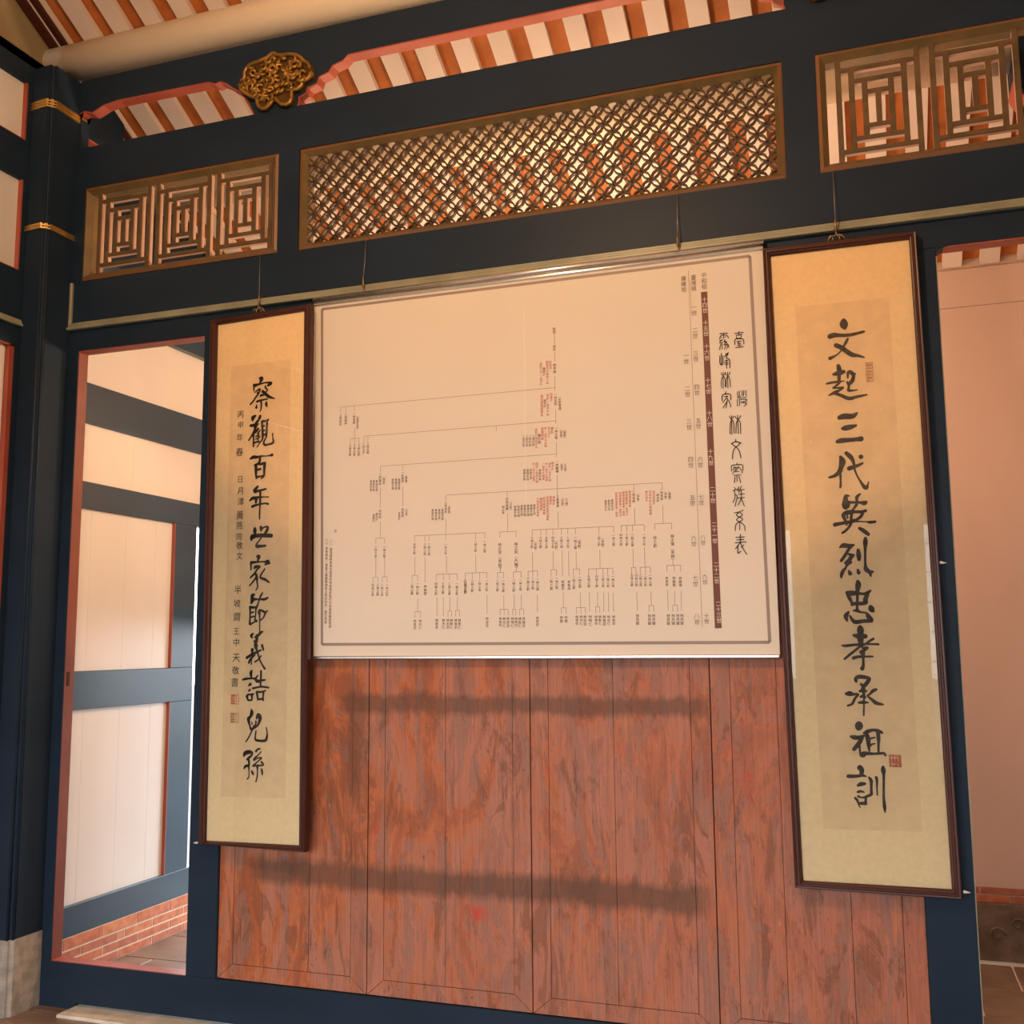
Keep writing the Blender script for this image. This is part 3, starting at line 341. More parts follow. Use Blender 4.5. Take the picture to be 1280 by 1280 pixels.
PRINT = 'k|-10610|26160|120|始祖\nk|-10610|25490|120|林石\nk|-10610|24790|130|林甲寅\nk|-10590|23670|120|一林定邦\nk|-10430|23580|110|（太師第祖）\nk|-10580|22410|120|一林文察\nk|-10400|22340|110|（宮保）\nk|-10260|22330|110|（剛愍）\nk|-10570|21170|120|一林朝棟\nk|-10390|21090|100|（蔭堂）\nk|-10260|21090|110|（又密）\nr|-10770|24900|110|配莊夫\nr|-10890|24910|110|配莊夫人誥封一品\nk|-11020|24680|110|繼郭氏\nr|-11140|24870|110|誥封三代一品夫人\nr|-10750|23690|110|妣藍氏\nr|-10890|23670|120|誥封一品夫人太\nk|-11000|23470|110|繼李氏\nr|-11120|23660|120|誥封振威將軍夫\nr|-10740|22420|140|曾氏\nr|-10860|22430|80|誥封太夫人\nr|-10990|22430|110|封一品夫人太保\nr|-11110|22420|120|陸路提督\nk|-11230|22190|130|賴氏側\nr|-11350|22410|110|追封少保銜夫人\nk|-11460|22180|110|二郭氏莊\nk|-11590|22180|110|二郭氏莊\nk|-11710|22180|110|二郭氏莊\nk|-11840|22180|110|二郭氏莊\nr|-10740|21120|110|楊夫人\nr|-10850|21090|100|誥封一品夫人隨\nr|-10970|21100|100|封一品夫人隨軍\nr|-11090|21110|110|一品夫人隨軍\nr|-11340|21130|110|誥封一品夫人隨\nr|-11460|21130|100|封一品夫人隨軍\nk|-11220|20880|110|妾陳氏珠\nk|-11570|20900|100|妾陳氏珠\nk|-11690|20910|110|妾陳氏珠\nk|-11820|20920|110|妾陳氏珠\nk|-10560|19870|110|三林季商\nk|-10380|19830|110|（幼安）\nk|-10230|19820|110|（少卿）\nr|-10710|19850|110|妻楊氏\nr|-10830|19860|110|妻楊氏\nr|-10950|19860|100|誥授建威將軍世襲輕\nr|-11080|19840|110|統領棟軍後營\nr|-11200|19820|120|署理福建\nr|-11320|19820|100|代理參謀長軍務\nk|-11450|19590|100|妻陳氏德\nk|-11570|19590|110|妻陳氏德\nk|-11690|19590|110|妻陳氏德\nk|-11820|19590|110|妻陳氏德\nk|-11940|19580|100|妻陳氏德\nk|-12060|19580|110|妻陳氏德\nk|-12190|19580|110|妻陳氏德\nk|-12510|19890|120|四林瑞騰\nk|-12360|19790|110|（子佩）\nk|-12660|19600|110|楊水萍\nk|-7760|19890|110|二林資鏗\nk|-7600|19820|100|（仲衡）\nr|-7900|19900|100|閩南靖國軍第\nr|-8020|19890|100|南靖國軍第一旅司令\nr|-8130|19880|100|閩南靖國軍第一旅司\nr|-8250|19870|100|南靖國軍第一旅司令\nr|-8390|19860|100|閩南靖國軍第一旅司\nk|-8540|19620|100|妻郭氏玉\nk|-8660|19610|100|妻郭氏玉\nk|-8780|19610|100|妻郭氏玉\nk|-6760|19920|110|一林資銓\nk|-6620|19850|100|（仲衡）\nk|-6480|19850|110|（壺隱）\nk|-6900|19730|100|楊吉臣\nr|-7040|19850|100|前清附貢生\nr|-7170|19860|110|日本中央大學畢業\nr|-7300|19860|100|櫟社詩人\nk|-19440|23600|120|三林四吉\nk|-19210|23620|120|二林振祥\nk|-18840|23620|120|一林奠國\nk|-18690|23510|110|（頂厝系祖）\nk|-19000|22350|120|三林文鳳\nk|-18810|22340|120|三林文鳳\nk|-18620|22330|120|三林文鳳\nk|-18410|22370|110|三林文彩\nk|-18230|22380|120|二林文明\nk|-17690|21130|120|二林朝昌\nk|-17530|21030|110|（熾堂）\nk|-16740|21130|110|一林朝雍\nk|-16580|21030|110|（季欽）\nk|-17830|20860|110|妻吳氏香\nk|-16880|20860|110|妻陳氏香\nk|-17960|20860|110|妻吳氏香\nk|-17010|20870|110|妻陳氏香\nk|-18080|20870|110|妻吳氏香\nk|-17150|20880|110|妻陳氏香\nk|-17680|19700|120|林資彬\nk|-17820|19580|110|妻吳氏\nk|-17950|19550|110|妾陳氏\nk|-16730|19710|120|林資修\nk|-16570|19730|100|（幼春）\nk|-16870|19560|100|妻賴氏\nk|-14950|19860|110|五林資泉\nk|-14810|19770|110|（季昌）\nk|-15080|19600|110|妻張氏鳳\nk|-15210|19600|100|妻張氏鳳\nk|-15340|19610|110|妻張氏鳳\nk|-15480|19620|110|妻張氏鳳\nk|-17850|18320|120|二林之助\nk|-17480|18310|120|一林之勤\nk|-16230|18350|110|四林之助\nk|-15800|18340|120|三林之勤\nk|-15630|18330|120|二林之昌\nk|-14950|18300|110|一林之松\nk|-13750|18360|110|二林之助\nk|-13390|18350|120|一林之勤\nk|-12800|18230|150|林正亨（幸組）\nk|-12170|18230|150|林正利（人輔）\nk|-11560|18410|110|七林之助\nk|-11230|18400|110|六林之勤\nk|-11010|18390|110|五林之昌\nk|-10760|18380|110|四林之松\nk|-10440|18370|110|三林之梅\nk|-10200|18360|110|二林之竹\nk|-9920|18350|120|一林之榮\nk|-9050|18400|110|二林之助\nk|-8520|18380|110|一林之勤\nk|-11420|18270|110|（松齡）\nk|-10630|18290|120|（松齡）\nk|-9770|18300|120|（松齡）\nk|-8910|18310|120|（松齡）\nk|-8250|18380|110|四林之助\nk|-8040|18370|110|三林之勤\nk|-7840|18370|120|二林之昌\nk|-7420|18350|110|一林之松\nk|-7040|18250|140|林之助\nk|-6430|18280|140|林正傳（東麟）\nk|-17960|16860|120|四林之助\nk|-17750|16860|120|三林之勤\nk|-17570|16850|120|二林之昌\nk|-17360|16850|120|一林之松\nk|-16320|16870|120|二林之助\nk|-16100|16860|120|一林之勤\nk|-15340|16840|120|四林之助\nk|-15060|16830|110|三林之勤\nk|-14800|16830|120|二林之昌\nk|-14500|16820|120|一林之松\nk|-14160|16860|120|一林之助\nk|-14170|16920|120|四林之助\nk|-13890|16910|120|三林之勤\nk|-13600|16900|110|二林之昌\nk|-13320|16890|110|一林之松\nk|-12900|16880|110|二林之助\nk|-12670|16880|120|一林之勤\nk|-12270|16890|120|二林之助\nk|-12010|16880|110|一林之勤\nk|-11720|16920|120|三林之助\nk|-11540|16910|110|二林之勤\nk|-11360|16910|120|一林之昌\nk|-10840|16920|120|二林之助\nk|-10640|16910|110|一林之勤\nk|-10000|16940|120|二林之助\nk|-9780|16930|110|一林之勤\nk|-9450|16940|110|五林之助\nk|-9160|16930|110|四林之勤\nk|-8930|16930|110|三林之昌\nk|-8750|16920|110|二林之松\nk|-8570|16920|110|一林之梅\nk|-7890|16940|110|五林之助\nk|-7730|16930|110|四林之勤\nk|-7580|16930|110|三林之昌\nk|-7410|16920|110|二林之松\nk|-7240|16920|110|一林之梅\nk|-15780|16760|130|林義德\nk|-10410|16790|120|林義宗\nk|-10180|16780|120|林義成\nk|-6660|16810|110|林義雄\nk|-6410|16810|120|林義雄\nk|-6190|16800|120|林義雄\nk|-16200|15480|130|林啓宗\nk|-15980|15480|130|林光仁\nk|-15310|15490|130|林啓宗\nk|-15040|15490|130|林光仁\nk|-14860|15490|130|林宏宗\nk|-14720|15480|130|林明仁\nk|-14550|15480|130|林偉宗\nk|-14400|15480|130|林俊仁\nk|-13310|15520|130|林啓宗\nk|-12800|15510|120|林啓宗\nk|-12650|15510|130|林光仁\nk|-12500|15510|130|林宏宗\nk|-12330|15510|130|林明仁\nk|-12190|15500|120|林偉宗\nk|-12050|15500|130|林俊仁\nk|-11900|15500|130|林建宗\nk|-11380|15510|120|林啓宗\nk|-9910|15530|120|林啓宗\nk|-9750|15530|120|林光仁\nk|-9610|15530|130|林宏宗\nk|-9420|15530|130|林明仁\nk|-9210|15520|120|林偉宗\nk|-9070|15520|120|林俊仁\nk|-8910|15520|130|林建宗\nk|-8750|15510|120|林志仁\nk|-8570|15510|120|林啓宗\nk|-10480|15520|130|林喬\nk|-10310|15520|130|林喬\nk|-7720|15540|130|林芳媛\nk|-7300|15530|130|林芳媛\nk|-7150|15530|130|林芳媛\nk|-6640|15520|130|林芳媛\nk|-6470|15520|130|林芳媛\nk|-6310|15520|130|林芳媛\nk|-6170|15520|130|林芳媛\nk|-19590|19020|130|註\nk|-19780|18700|130|（一）臺灣霧峰林家文獻資料係由林家後代子孫提供編製而成\nk|-19970|18740|130|（二）參考資料：黃富三著霧峰林家之興起製表：歷史學會\nb|-5760|24700|210|一世\nb|-5750|23510|210|二世\nb|-5730|22330|210|三世\nb|-5710|20980|210|四世\nb|-5690|19630|200|五世\nb|-5690|18210|200|六世\nb|-5670|16830|200|七世\nb|-5660|15530|200|八世\nb|-5430|26430|210|一世\nb|-5420|25590|210|二世\nb|-5420|24750|210|三世\nb|-5420|23540|210|四世\nb|-5400|22330|200|五世\nb|-5380|20970|210|六世\nb|-5380|19630|200|七世\nb|-5370|18220|190|八世\nb|-5340|16870|190|九世\nb|-5330|15530|190|十世\nb|-5770|27520|200|霧峰祖\nb|-5420|27520|200|臺灣祖\nb|-5050|27560|210|平和祖\nw|-5050|26660|200|十四世\nw|-5040|25810|200|十五世\nw|-5030|24960|210|十六世\nw|-5020|23730|200|十七世\nw|-5010|22560|200|十八世\nw|-5010|21200|200|十九世\nw|-4990|19880|200|二十世\nw|-4970|18650|190|二十一世\nw|-4950|17270|190|二十二世\nw|-4920|15930|190|二十三世'
BAND = [(-0.517, 2.685), (-0.495, 2.685), (-0.483, 1.501), (-0.506, 1.5)]
SIGNATURE = '-23877|23883|300|丙\n-23864|23451|270|申\n-23887|22924|300|年\n-23889|22330|330|春\n-23816|21210|270|日\n-23801|20736|280|月\n-23767|20295|280|潭\n-23791|19745|330|黃\n-23798|19325|300|燕\n-23804|18874|270|同\n-23773|18519|280|敬\n-23760|18101|280|文\n-23797|16762|330|半\n-23820|16222|300|坡\n-23803|15684|330|齋\n-23824|15117|260|王\n-23809|14676|300|中\n-23792|14080|330|天\n-23803|13581|300|敬\n-23839|13113|330|書'
FRAME_LEFT = ([(-2.5467, 2.8008), (-2.051, 2.8024), (-2.0346, 0.69), (-2.5298, 0.6883)], [(-2.5138, 2.7788), (-2.0868, 2.7807), (-2.0677, 0.7111), (-2.4991, 0.7006)], [(-2.4421, 2.5949), (-2.1498, 2.5912), (-2.1349, 0.8787), (-2.4369, 0.8699)])
FRAME_RIGHT = ([(-0.297, 2.808), (0.2, 2.801), (0.219, 0.668), (-0.274, 0.671)], [(-0.272, 2.779), (0.177, 2.778), (0.192, 0.695), (-0.249, 0.693)], [(-0.197, 2.589), (0.105, 2.59), (0.117, 0.862), (-0.18, 0.857)])
SEALS_RIGHT = [(0.021, 2.374), (0.043, 2.307), (0.03, 1.096), (0.066, 1.058)]
SEALS_LEFT = [(-2.3998, 1.2646), (-2.3621, 1.2264), (-2.3994, 1.1933), (-2.3599, 1.1555)]

# ================================================================== SETTING
XL, XR = -3.31, 0.946            # inner edges of the two columns
XWL, XWR = -3.43, 1.066          # side walls
def ceil_z(y): return 4.243-0.532*y

# ---- floor: square tiles on a bed, and the paving outside
fl = structure('floor')
box('tile_bed', fl, 'mortar', -3.9, 1.5, -5.3, 2.0, -0.10, -0.006)
box('paving', fl, 'outside', -30, 30, -40, -5.3, -0.12, -0.02)
box('paving', fl, 'outside', -30, 30, 2.0, 30, -0.12, -0.02)
tm = MB().box(-0.176, 0.176, -0.176, 0.176, -0.03, 0.0, 0.003).make('floor_tile', M['floortile'])
for i in range(14):
    for j in range(13):
        x = -3.62+0.36*i+(0.18 if j % 2 else 0); y = -2.75+0.36*j
        if x > 1.25: continue
        o = link('floor_tile', tm, fl, (x, y, random.uniform(-0.001, 0.001)))
bm_ = MB()
for i in range(14):
    for j in range(7):
        bm_.box(-3.796+0.36*i, -3.444+0.36*i, -5.25+0.36*j-0.003, -4.904+0.36*j, -0.03, 0.0)
o = part('distant_floor_tiles', bm_, 'floortile', fl); o['kind'] = 'stuff'
box('threshold_slab', fl, 'palestone', -3.13, -0.9, -0.10, 0.10, -0.02, 0.012, 0.004)
box('threshold_slab', fl, 'palestone', -0.895, 0.946, -0.10, 0.10, -0.02, 0.012, 0.004)

# ---- the partition wall facing the camera
wb = structure('wall_back')
def bl(name, x0, x1, z0, z1, y0=0.0, y1=0.05, b=0.002, m='blue'): return box(name, wb, m, x0, x1, y0, y1, z0, z1, b)
bl('sill_beam', XL, XR, 0.022, 0.178, 0.0, 0.05)
bl('sill_foot', XL, -3.125, -0.004, 0.024, 0.0, 0.05, 0)
bl('jamb', XL, -3.256, 0.178, 2.750); bl('jamb', 0.893, XR, 0.178, 2.750)
bl('post', -2.602, -2.465, 0.178, 2.750); bl('post', 0.113, 0.260, 0.022, 2.750)
bl('lintel', XL, XR, 2.750, 2.848)
bl('beam', XL, XR, 2.848, 3.067, -0.002, 0.06, 0); bl('beam', XL, XR, 3.505, 3.700, -0.002, 0.06, 0)
for a, b in ((XL, -3.256), (-2.259, -2.160), (-0.209, -0.095), (0.888, XR)): bl('beam_block', a, b, 3.067, 3.505, -0.002, 0.06, 0)
# moulded ledge under the beam, turned up at both ends
def ledge(parent, pts, yf, sgn=1):
    return
for nm, x0, x1, z0, z1 in (('ledge_moulding', XL, XR, 2.846, 2.858), ('ledge_moulding', XL+0.004, XR-0.004, 2.858, 2.868), ('ledge_moulding', XL+0.008, XR-0.008, 2.868, 2.878)):
    k = (2.878-z1)/0.02
    bl(nm, x0, x1, z0, z1, -0.004-0.010*(1+k), 0.0, 0.002, 'ledge')
for x in (XL, XR-0.014):
    bl('ledge_return', x, x+0.014, 2.858, 3.065, -0.016, 0.0, 0.003, 'ledge')
# red reveals round the three openings under the lintel
for x0, x1 in ((-3.256, -2.602), (0.260, 0.893)):
    zb = 0.178 if x0 < -1 else 0.030
    box('red_reveal', wb, 'redjamb_shade', x0, x0+0.002, 0.003 if x0 < -1 else 0.012, 0.058, zb, 2.750, 0)
    box('red_reveal', wb, 'redtrim', x1-0.002, x1, 0.012, 0.058, zb, 2.750, 0)
    box('red_reveal', wb, 'redtrim', x0, x1, 0.001, 0.058, 2.747, 2.751, 0)
    if x0 < -1: box('red_reveal', wb, 'redtrim', x0, x1, 0.001, 0.058, 0.177, 0.180, 0)
# rounded corner blocks at the top of the right opening
for sx, x in ((1, 0.260), (-1, 0.893)):
    pts = [(x, 2.752), (x+sx*0.055, 2.752)]+[(x+sx*0.055*(1-math.sin(t)), 2.752-0.024*(1-math.cos(t))) for t in (0.4, 0.8, 1.2, 1.57)]
    part('corner_block', MB().prism(pts, 0.0, 0.05), 'blue', wb)
box('pale_edge', wb, 'ledge', 0.2585, 0.2615, -0.0008, 0.012, 0.03, 2.72)  # thin pale strip along the left jamb of the right opening
# small latch slot in the left jamb
box('latch_slot', wb, 'ink', -3.2535, -3.2515, 0.016, 0.030, 1.29, 1.35)
# upper board with its scalloped red edge
prof_side = [(-3.300, 3.700), (-3.300, 3.840), (-3.318, 3.868), (-3.285, 3.880), (-3.240, 3.866), (-3.178, 3.890), (-3.100, 3.899), (-2.62, 3.893), (-2.585, 3.878), (-2.560, 3.884), (-2.529, 3.868), (-2.500, 3.845), (-2.455, 3.815), (-2.415, 3.760), (-2.385, 3.700)]
prof_mid_l = [(-2.175, 3.700), (-2.168, 3.722), (-2.170, 3.738), (-2.135, 3.752), (-2.128, 3.775), (-2.085, 3.785), (-2.075, 3.812), (-2.030, 3.825), (-2.012, 3.850), (-1.965, 3.862), (-1.940, 3.884)]
cx = -1.182
prof_mid = prof_mid_l + [(2*cx-x, z) for x, z in reversed(prof_mid_l)]
prof_r = [(2*cx-x, z) for x, z in reversed(prof_side)]
top = 4.030
poly = [(XL, 3.698), (XL, top), (XR, top), (XR, 3.698)] + prof_r[::-1] + prof_mid[::-1] + prof_side[::-1]
part('upper_board', MB().prism(poly, 0.0, 0.05), 'blue', wb)
for pr in (prof_side[2:], prof_mid, prof_r[:-2]):
    e = MB().ribbon([(x, z-0.002) for x, z in pr], 0.006, -0.001, 0.052); part('red_scalloped_edge', e, 'redtrim', wb)

# ---- carved gilt bosses
def boss(cxm, label):
    sgn = 1
    ox = -2.305
    t = thing('carved_boss', label, 'ornament', (cxm, -0.03, 3.76), 'gilded bosses over the partition')
    out = [(x-ox+cxm, z) for x, z in ORNAMENT]
    mx = sum(p[0] for p in out)/len(out); mz = sum(p[1] for p in out)/len(out)
    part('back_plate', MB().prism(out, -0.022, 0.0), 'golddark', t)
    rim = MB(); sh = [(mx+(x-mx)*0.955, mz+(z-mz)*0.955) for x, z in out]
    rim.tube([(x, -0.024, z) for x, z in sh]+[(sh[0][0], -0.024, sh[0][1])], 0.0085, 8, False)
    part('rim', rim, 'gold', t, True)
    rnd = random.Random(3)
    def inside(x, z):
        c = False; n = len(sh)
        for i in range(n):
            x1, z1 = sh[i]; x2, z2 = sh[i-1]
            if (z1 > z) != (z2 > z) and x < (x2-x1)*(z-z1)/(z2-z1)+x1: c = not c
        return c
    k = 0; placed = []
    while k < 58:
        x = mx+rnd.uniform(-0.19, 0.19); z = mz+rnd.uniform(-0.13, 0.13)
        ins = all(inside(x+dx, z+dz) for dx, dz in ((0.015, 0), (-0.015, 0), (0, 0.015), (0, -0.015)))
        if not ins or any(math.hypot(x-a, z-b) < 0.019 for a, b in placed):
            k += 0 if rnd.random() < 0.98 else 1; continue
        placed.append((x, z)); k += 1
        r0 = rnd.uniform(0.012, 0.024); a0 = rnd.uniform(0, 6.28); turns = rnd.uniform(0.6, 1.25); s = rnd.choice((-1, 1))
        mb = MB(); pts = []; rs = []
        for i in range(9):
            u = i/8; a = a0+s*turns*6.28*u; r = r0*(1-0.65*u)
            pts.append((x+r*math.cos(a), -0.024-0.010*math.sin(u*3.14), z+r*math.sin(a)*0.9)); rs.append(0.0035+0.0045*math.sin(0.4+u*2.4))
        part('carved_scroll', mb.tube(pts, rs, 6), 'gold', t, True)
    return t
boss(-2.305, 'gilded carved lotus-shaped boss between two red-edged openings at upper left')
boss(-0.059, 'gilded carved boss at the top edge, right of the long red-edged opening')

# ---- columns, each on its own stone block
def column(xc, side, label):
    t = thing('wooden_column', label, 'column', (xc-side*0.055, -0.07, 0))
    x0, x1 = xc-side*0.112, xc
    p = [(x0, 0.035), (x0, -0.165), (x1-side*0.022, -0.170), (x1-side*0.014, -0.160), (x1-side*0.006, -0.152), (x1, -0.142), (x1, 0.035)]
    part('shaft', MB().zprism(p, 0.292, 4.020), 'bluecol', t)
    for dx, dy in ((-0.018, -0.166), (-0.003, -0.149)):
        part('bead', MB().tube([(x1+side*dx, dy, 0.292), (x1+side*dx, dy, 4.02)], 0.0062, 8), 'blue', t, True)
    for zz, n in ((3.822, 3), (3.262, 2)):
        g = MB()
        for k in range(n):
            z = zz+0.013*k; e = 0.006
            q = [(x0-side*e, 0.035+e), (x0-side*e, -0.165-e), (x1-side*0.022, -0.174-e), (x1-side*0.008, -0.162-e), (x1+side*e, -0.150), (x1+side*e, 0.035+e)]
            g.zprism(q, z, z+0.006)
            q = [(a-side*0.003*(1 if a != x0-side*e else -1), b) for a, b in q]
            g.zprism([(a, b+0.003) for a, b in q], z+0.006, z+0.013)
        part('gold_band', g, 'goldband', t, label='gilded triple bead band' if n == 3 else 'gilded double bead band')
    s = MB(); e = 0.004
    q = [(x0-side*e, 0.03), (x0-side*e, -0.170), (x1-side*0.024, -0.176), (x1-side*0.012, -0.168), (x1-side*0.010, -0.158), (x1+side*e, -0.150), (x1+side*e, 0.03)]
    part('stone_block', s.zprism(q, 0.0, 0.294), 'stone', t, label='grey stone block at the foot')
    return t
column(XL, 1, 'dark blue square corner column with gold bands on a grey stone foot')
column(XR, -1, 'dark blue square column with gold bands right of the right doorway')

# ---- purlins and roof
ce = structure('ceiling')
part('purlin', MB().tube([(-3.74, 0.02, 4.136), (1.3, 0.02, 4.136)], 0.085, 28), 'purlin', ce, True)
part('purlin', MB().tube([(-3.425, 0.700, 3.772), (0.62, 0.700, 3.772)], 0.085, 28), 'purlin', ce, True)
YR0 = -2.6
def sloped(x0, x1, y0, y1, d0, d1):
    """box lying on the roof slope, from d0 to d1 above the underside of the rafters"""
    vs = []
    for x in (x0, x1):
        for y in (y0, y1):
            for d in (d0, d1): vs.append((x, y, ceil_z(y)+d))
    return MB().add(vs, [(0, 1, 3, 2), (4, 6, 7, 5), (0, 4, 5, 1), (2, 3, 7, 6), (0, 2, 6, 4), (1, 5, 7, 3)])
P = 0.1695
k0 = -21
xs = [-0.264+P*k for k in range(k0, 9)]
for x in xs:
    part('rafter', sloped(x+random.uniform(-.002, .002), x+0.088+random.uniform(-.002, .002), YR0, 1.80, 0.0, 0.032), 'rafter', ce)
    if -3.7 < x < 1.1:
        y = -0.75; j = 0
        while y < 1.79:
            y1 = min(y+0.262, 1.80)
            vs = []
            for xx in (x+0.084, x+P+0.004):
                for yy, d in ((y, 0.046), (y1, 0.033)):
                    for h in (0, 0.012): vs.append((xx, yy, ceil_z(yy)+d+h+random.uniform(0, .001)))
            part('roof_tile', MB().add(vs, [(0, 1, 3, 2), (4, 6, 7, 5), (0, 4, 5, 1), (2, 3, 7, 6), (0, 2, 6, 4), (1, 5, 7, 3)]), 'tile', ce)
            y = y1; j += 1
part('verge_board', sloped(-3.475, -3.438, -2.6, 1.8, -0.055, 0.03), 'frame', ce)
part('verge_fillet', sloped(-3.438, -3.430, -2.6, 1.8, -0.030, 0.03), 'rafter', ce)
part('verge_board', sloped(-3.430, -3.405, -2.6, 1.8, -0.028, 0.03), 'frame', ce)
part('roof_boarding', sloped(-3.9, 1.4, YR0, 1.86, 0.062, 0.09), 'tile', ce)
f = MB(); f.add([(-3.9, YR0, ceil_z(YR0)), (1.4, YR0, ceil_z(YR0)), (1.4, -5.35, ceil_z(YR0)+0.532*(YR0+5.35)*-1), (-3.9, -5.35, ceil_z(YR0)-0.532*(5.35+YR0)),
    (-3.9, YR0, ceil_z(YR0)+0.1), (1.4, YR0, ceil_z(YR0)+0.1), (1.4, -5.35, ceil_z(YR0)-0.532*(5.35+YR0)+0.1), (-3.9, -5.35, ceil_z(YR0)-0.532*(5.35+YR0)+0.1)],
    [(0, 1, 2, 3), (4, 5, 6, 7), (0, 1, 5, 4), (2, 3, 7, 6), (0, 3, 7, 4), (1, 2, 6, 5)])
part('front_roof_slope', f, 'tile', ce)

# ---- left wall of the hall (front of the partition)
wl = structure('wall_left')
def lw(name, m, y0, y1, z0, z1, x0=XWL-0.05, x1=XWL, b=0.0): return box(name, wl, m, x0, x1, y0, y1, z0, z1, b)
lw('stile', 'bluecol', -0.190, 0.02, 0.0, 4.072)
lw('top_rail', 'blue', -5.2, -0.190, 3.940, 4.072); lw('rail', 'blue', -5.2, -0.190, 3.490, 3.676); lw('rail', 'blue', -5.2, -0.190, 2.745, 3.082)
for k in range(3):
    lw('ledge_moulding', 'ledge', -5.2, -0.088-0.002*k, 2.832+0.010*k, 2.842+0.010*k, XWL, XWL+0.020-0.006*k, 0.002)
lw('ledge_return', 'blue', -0.104, -0.088, 2.84, 3.064, XWL, XWL+0.012, 0.002)
for z0, z1 in ((3.676, 3.940), (3.082, 3.490)):
    for a in (-1.35, -2.6, -3.9, -5.2):
        lw('panel', 'cream', a+0.10, a+1.25 if a < -1.4 else -0.196, z0, z1, XWL-0.04, XWL-0.018)
        lw('stile', 'blue', a, a+0.10, z0, z1)
    lw('red_edge', 'redtrim', -0.1965, -0.1885, z0, z1, XWL-0.02, XWL+0.0015)
    lw('red_edge', 'redtrim', -1.3, -0.19, z0-0.002, z0+0.001, XWL-0.02, XWL+0.001)
for a in (-1.25, -2.5, -3.8, -5.1): lw('stile', 'blue', a-0.10, a, 0, 2.745)
lw('red_edge', 'redtrim', -0.214, -0.190, 0.03, 2.745, XWL-0.05, XWL+0.001)
lw('red_edge', 'redtrim', -1.25, -0.19, 2.738, 2.746, XWL-0.05, XWL+0.001)
lw('back_board', 'cream', -5.2, -1.35, 0, 2.745, XWL-0.09, XWL-0.06)
dl = structure('door_1', (XWL-0.03, -0.75, 0))
box('stile', dl, 'cream', XWL-0.045, XWL-0.02, -0.275, -0.216, 0.03, 2.738, 0.002); box('stile', dl, 'cream', XWL-0.045, XWL-0.02, -1.25, -1.19, 0.03, 2.738, 0.002)
for z in (0.03, 0.9, 1.3, 2.68): box('rail', dl, 'cream', XWL-0.045, XWL-0.02, -1.19, -0.275, z, z+0.06, 0.002)
box('panel', dl, 'cream', XWL-0.04, XWL-0.03, -1.19, -0.275, 0.09, 0.9); box('panel', dl, 'cream', XWL-0.04, XWL-0.03, -1.19, -0.275, 0.96, 1.3)
box('backing', dl, 'golddark', XWL-0.05, XWL-0.042, -1.19, -0.275, 1.36, 2.68)
for k in range(9): box('slat', dl, 'gold', XWL-0.04, XWL-0.03, -1.19, -0.275, 1.42+k*0.14, 1.432+k*0.14)
for k in range(7): box('slat', dl, 'gold', XWL-0.04, XWL-0.03, -0.38-k*0.125, -0.368-k*0.125, 1.36, 2.68)
# gable strip above the left wall, and above the walls of the rear bay
gb = MB()
for gx in (XWL-0.05, XWL-0.09):
    gb.add([(gx, 0.05, 3.9), (gx, 0.05, ceil_z(0.05)+.05), (gx, YR0, ceil_z(YR0)+.05), (gx, -5.3, 4.3), (gx, -5.3, 3.9)], [(0, 1, 2, 3, 4)])
part('gable_board', gb, 'creamshade', wl)
lw('gable_ledge', 'blue', -5.2, 0.05, 4.03, 4.072, -3.53, XWL)
lw('inner_fill', 'blue', -0.19, 0.05, 0.0, 4.072, -3.6, XWL-0.05)

# ---- left side wall of the rear bay, seen through the left opening
ws = structure('wall_left_rear')
def sw(name, m, y0, y1, z0, z1, d=0.0, t=0.04, b=0.0): return box(name, ws, m, XWL-d-t, XWL-d, y0, y1, z0, z1, b)
sw('mortar_bed', 'mortar', 0.05, 1.80, 0.0, 0.180, 0.0006)
sw('back_panel', 'cream', 1.31, 1.84, 0.18, 2.10, 0.02, 0.04)
courses = [(0.0, 0.038, [0.132, 0.379, 0.626, 0.868, 1.112, 1.36, 1.60, 1.80]), (0.0425, 0.080, [0.03, 0.272, 0.519, 0.764, 1.001, 1.25, 1.49, 1.74]),
           (0.0845, 0.1215, [0.14, 0.256, 0.375, 0.618, 0.664, 0.868, 1.115, 1.36, 1.60, 1.80]), (0.126, 0.177, [0.03, 0.258, 0.502, 0.750, 0.997, 1.24, 1.49, 1.74])]
for z0, z1, ys in courses:
    for a, b in zip(ys, ys[1:]):
        sw('brick', 'brick%d' % random.randrange(3), a+0.0035, b-0.0035, z0+0.0025, z1-0.0005, random.uniform(-0.0022, -0.0008), 0.03, 0.001)
sw('bottom_rail', 'blue2', 0.05, 1.80, 0.180, 0.312, -0.002, 0.05, 0.002); sw('rail', 'blue2', 0.05, 1.132, 1.171, 1.344, 0.0, 0.05, 0.002)
sw('rail', 'blue2', 0.05, 1.80, 2.096, 2.220, 0.0, 0.05, 0.002); sw('rail', 'blue2', 0.05, 1.80, 2.498, 2.689, 0.0, 0.05, 0.002)
sw('stile', 'blue2', 0.948, 1.132, 0.312, 1.171, 0.0, 0.05, 0.002); sw('stile', 'blue2', 0.948, 1.132, 1.344, 2.096, 0.0, 0.05, 0.002)
sw('top_beam', 'blue2', 0.05, 1.80, 3.028, 3.30, -0.02, 0.07, 0.002)
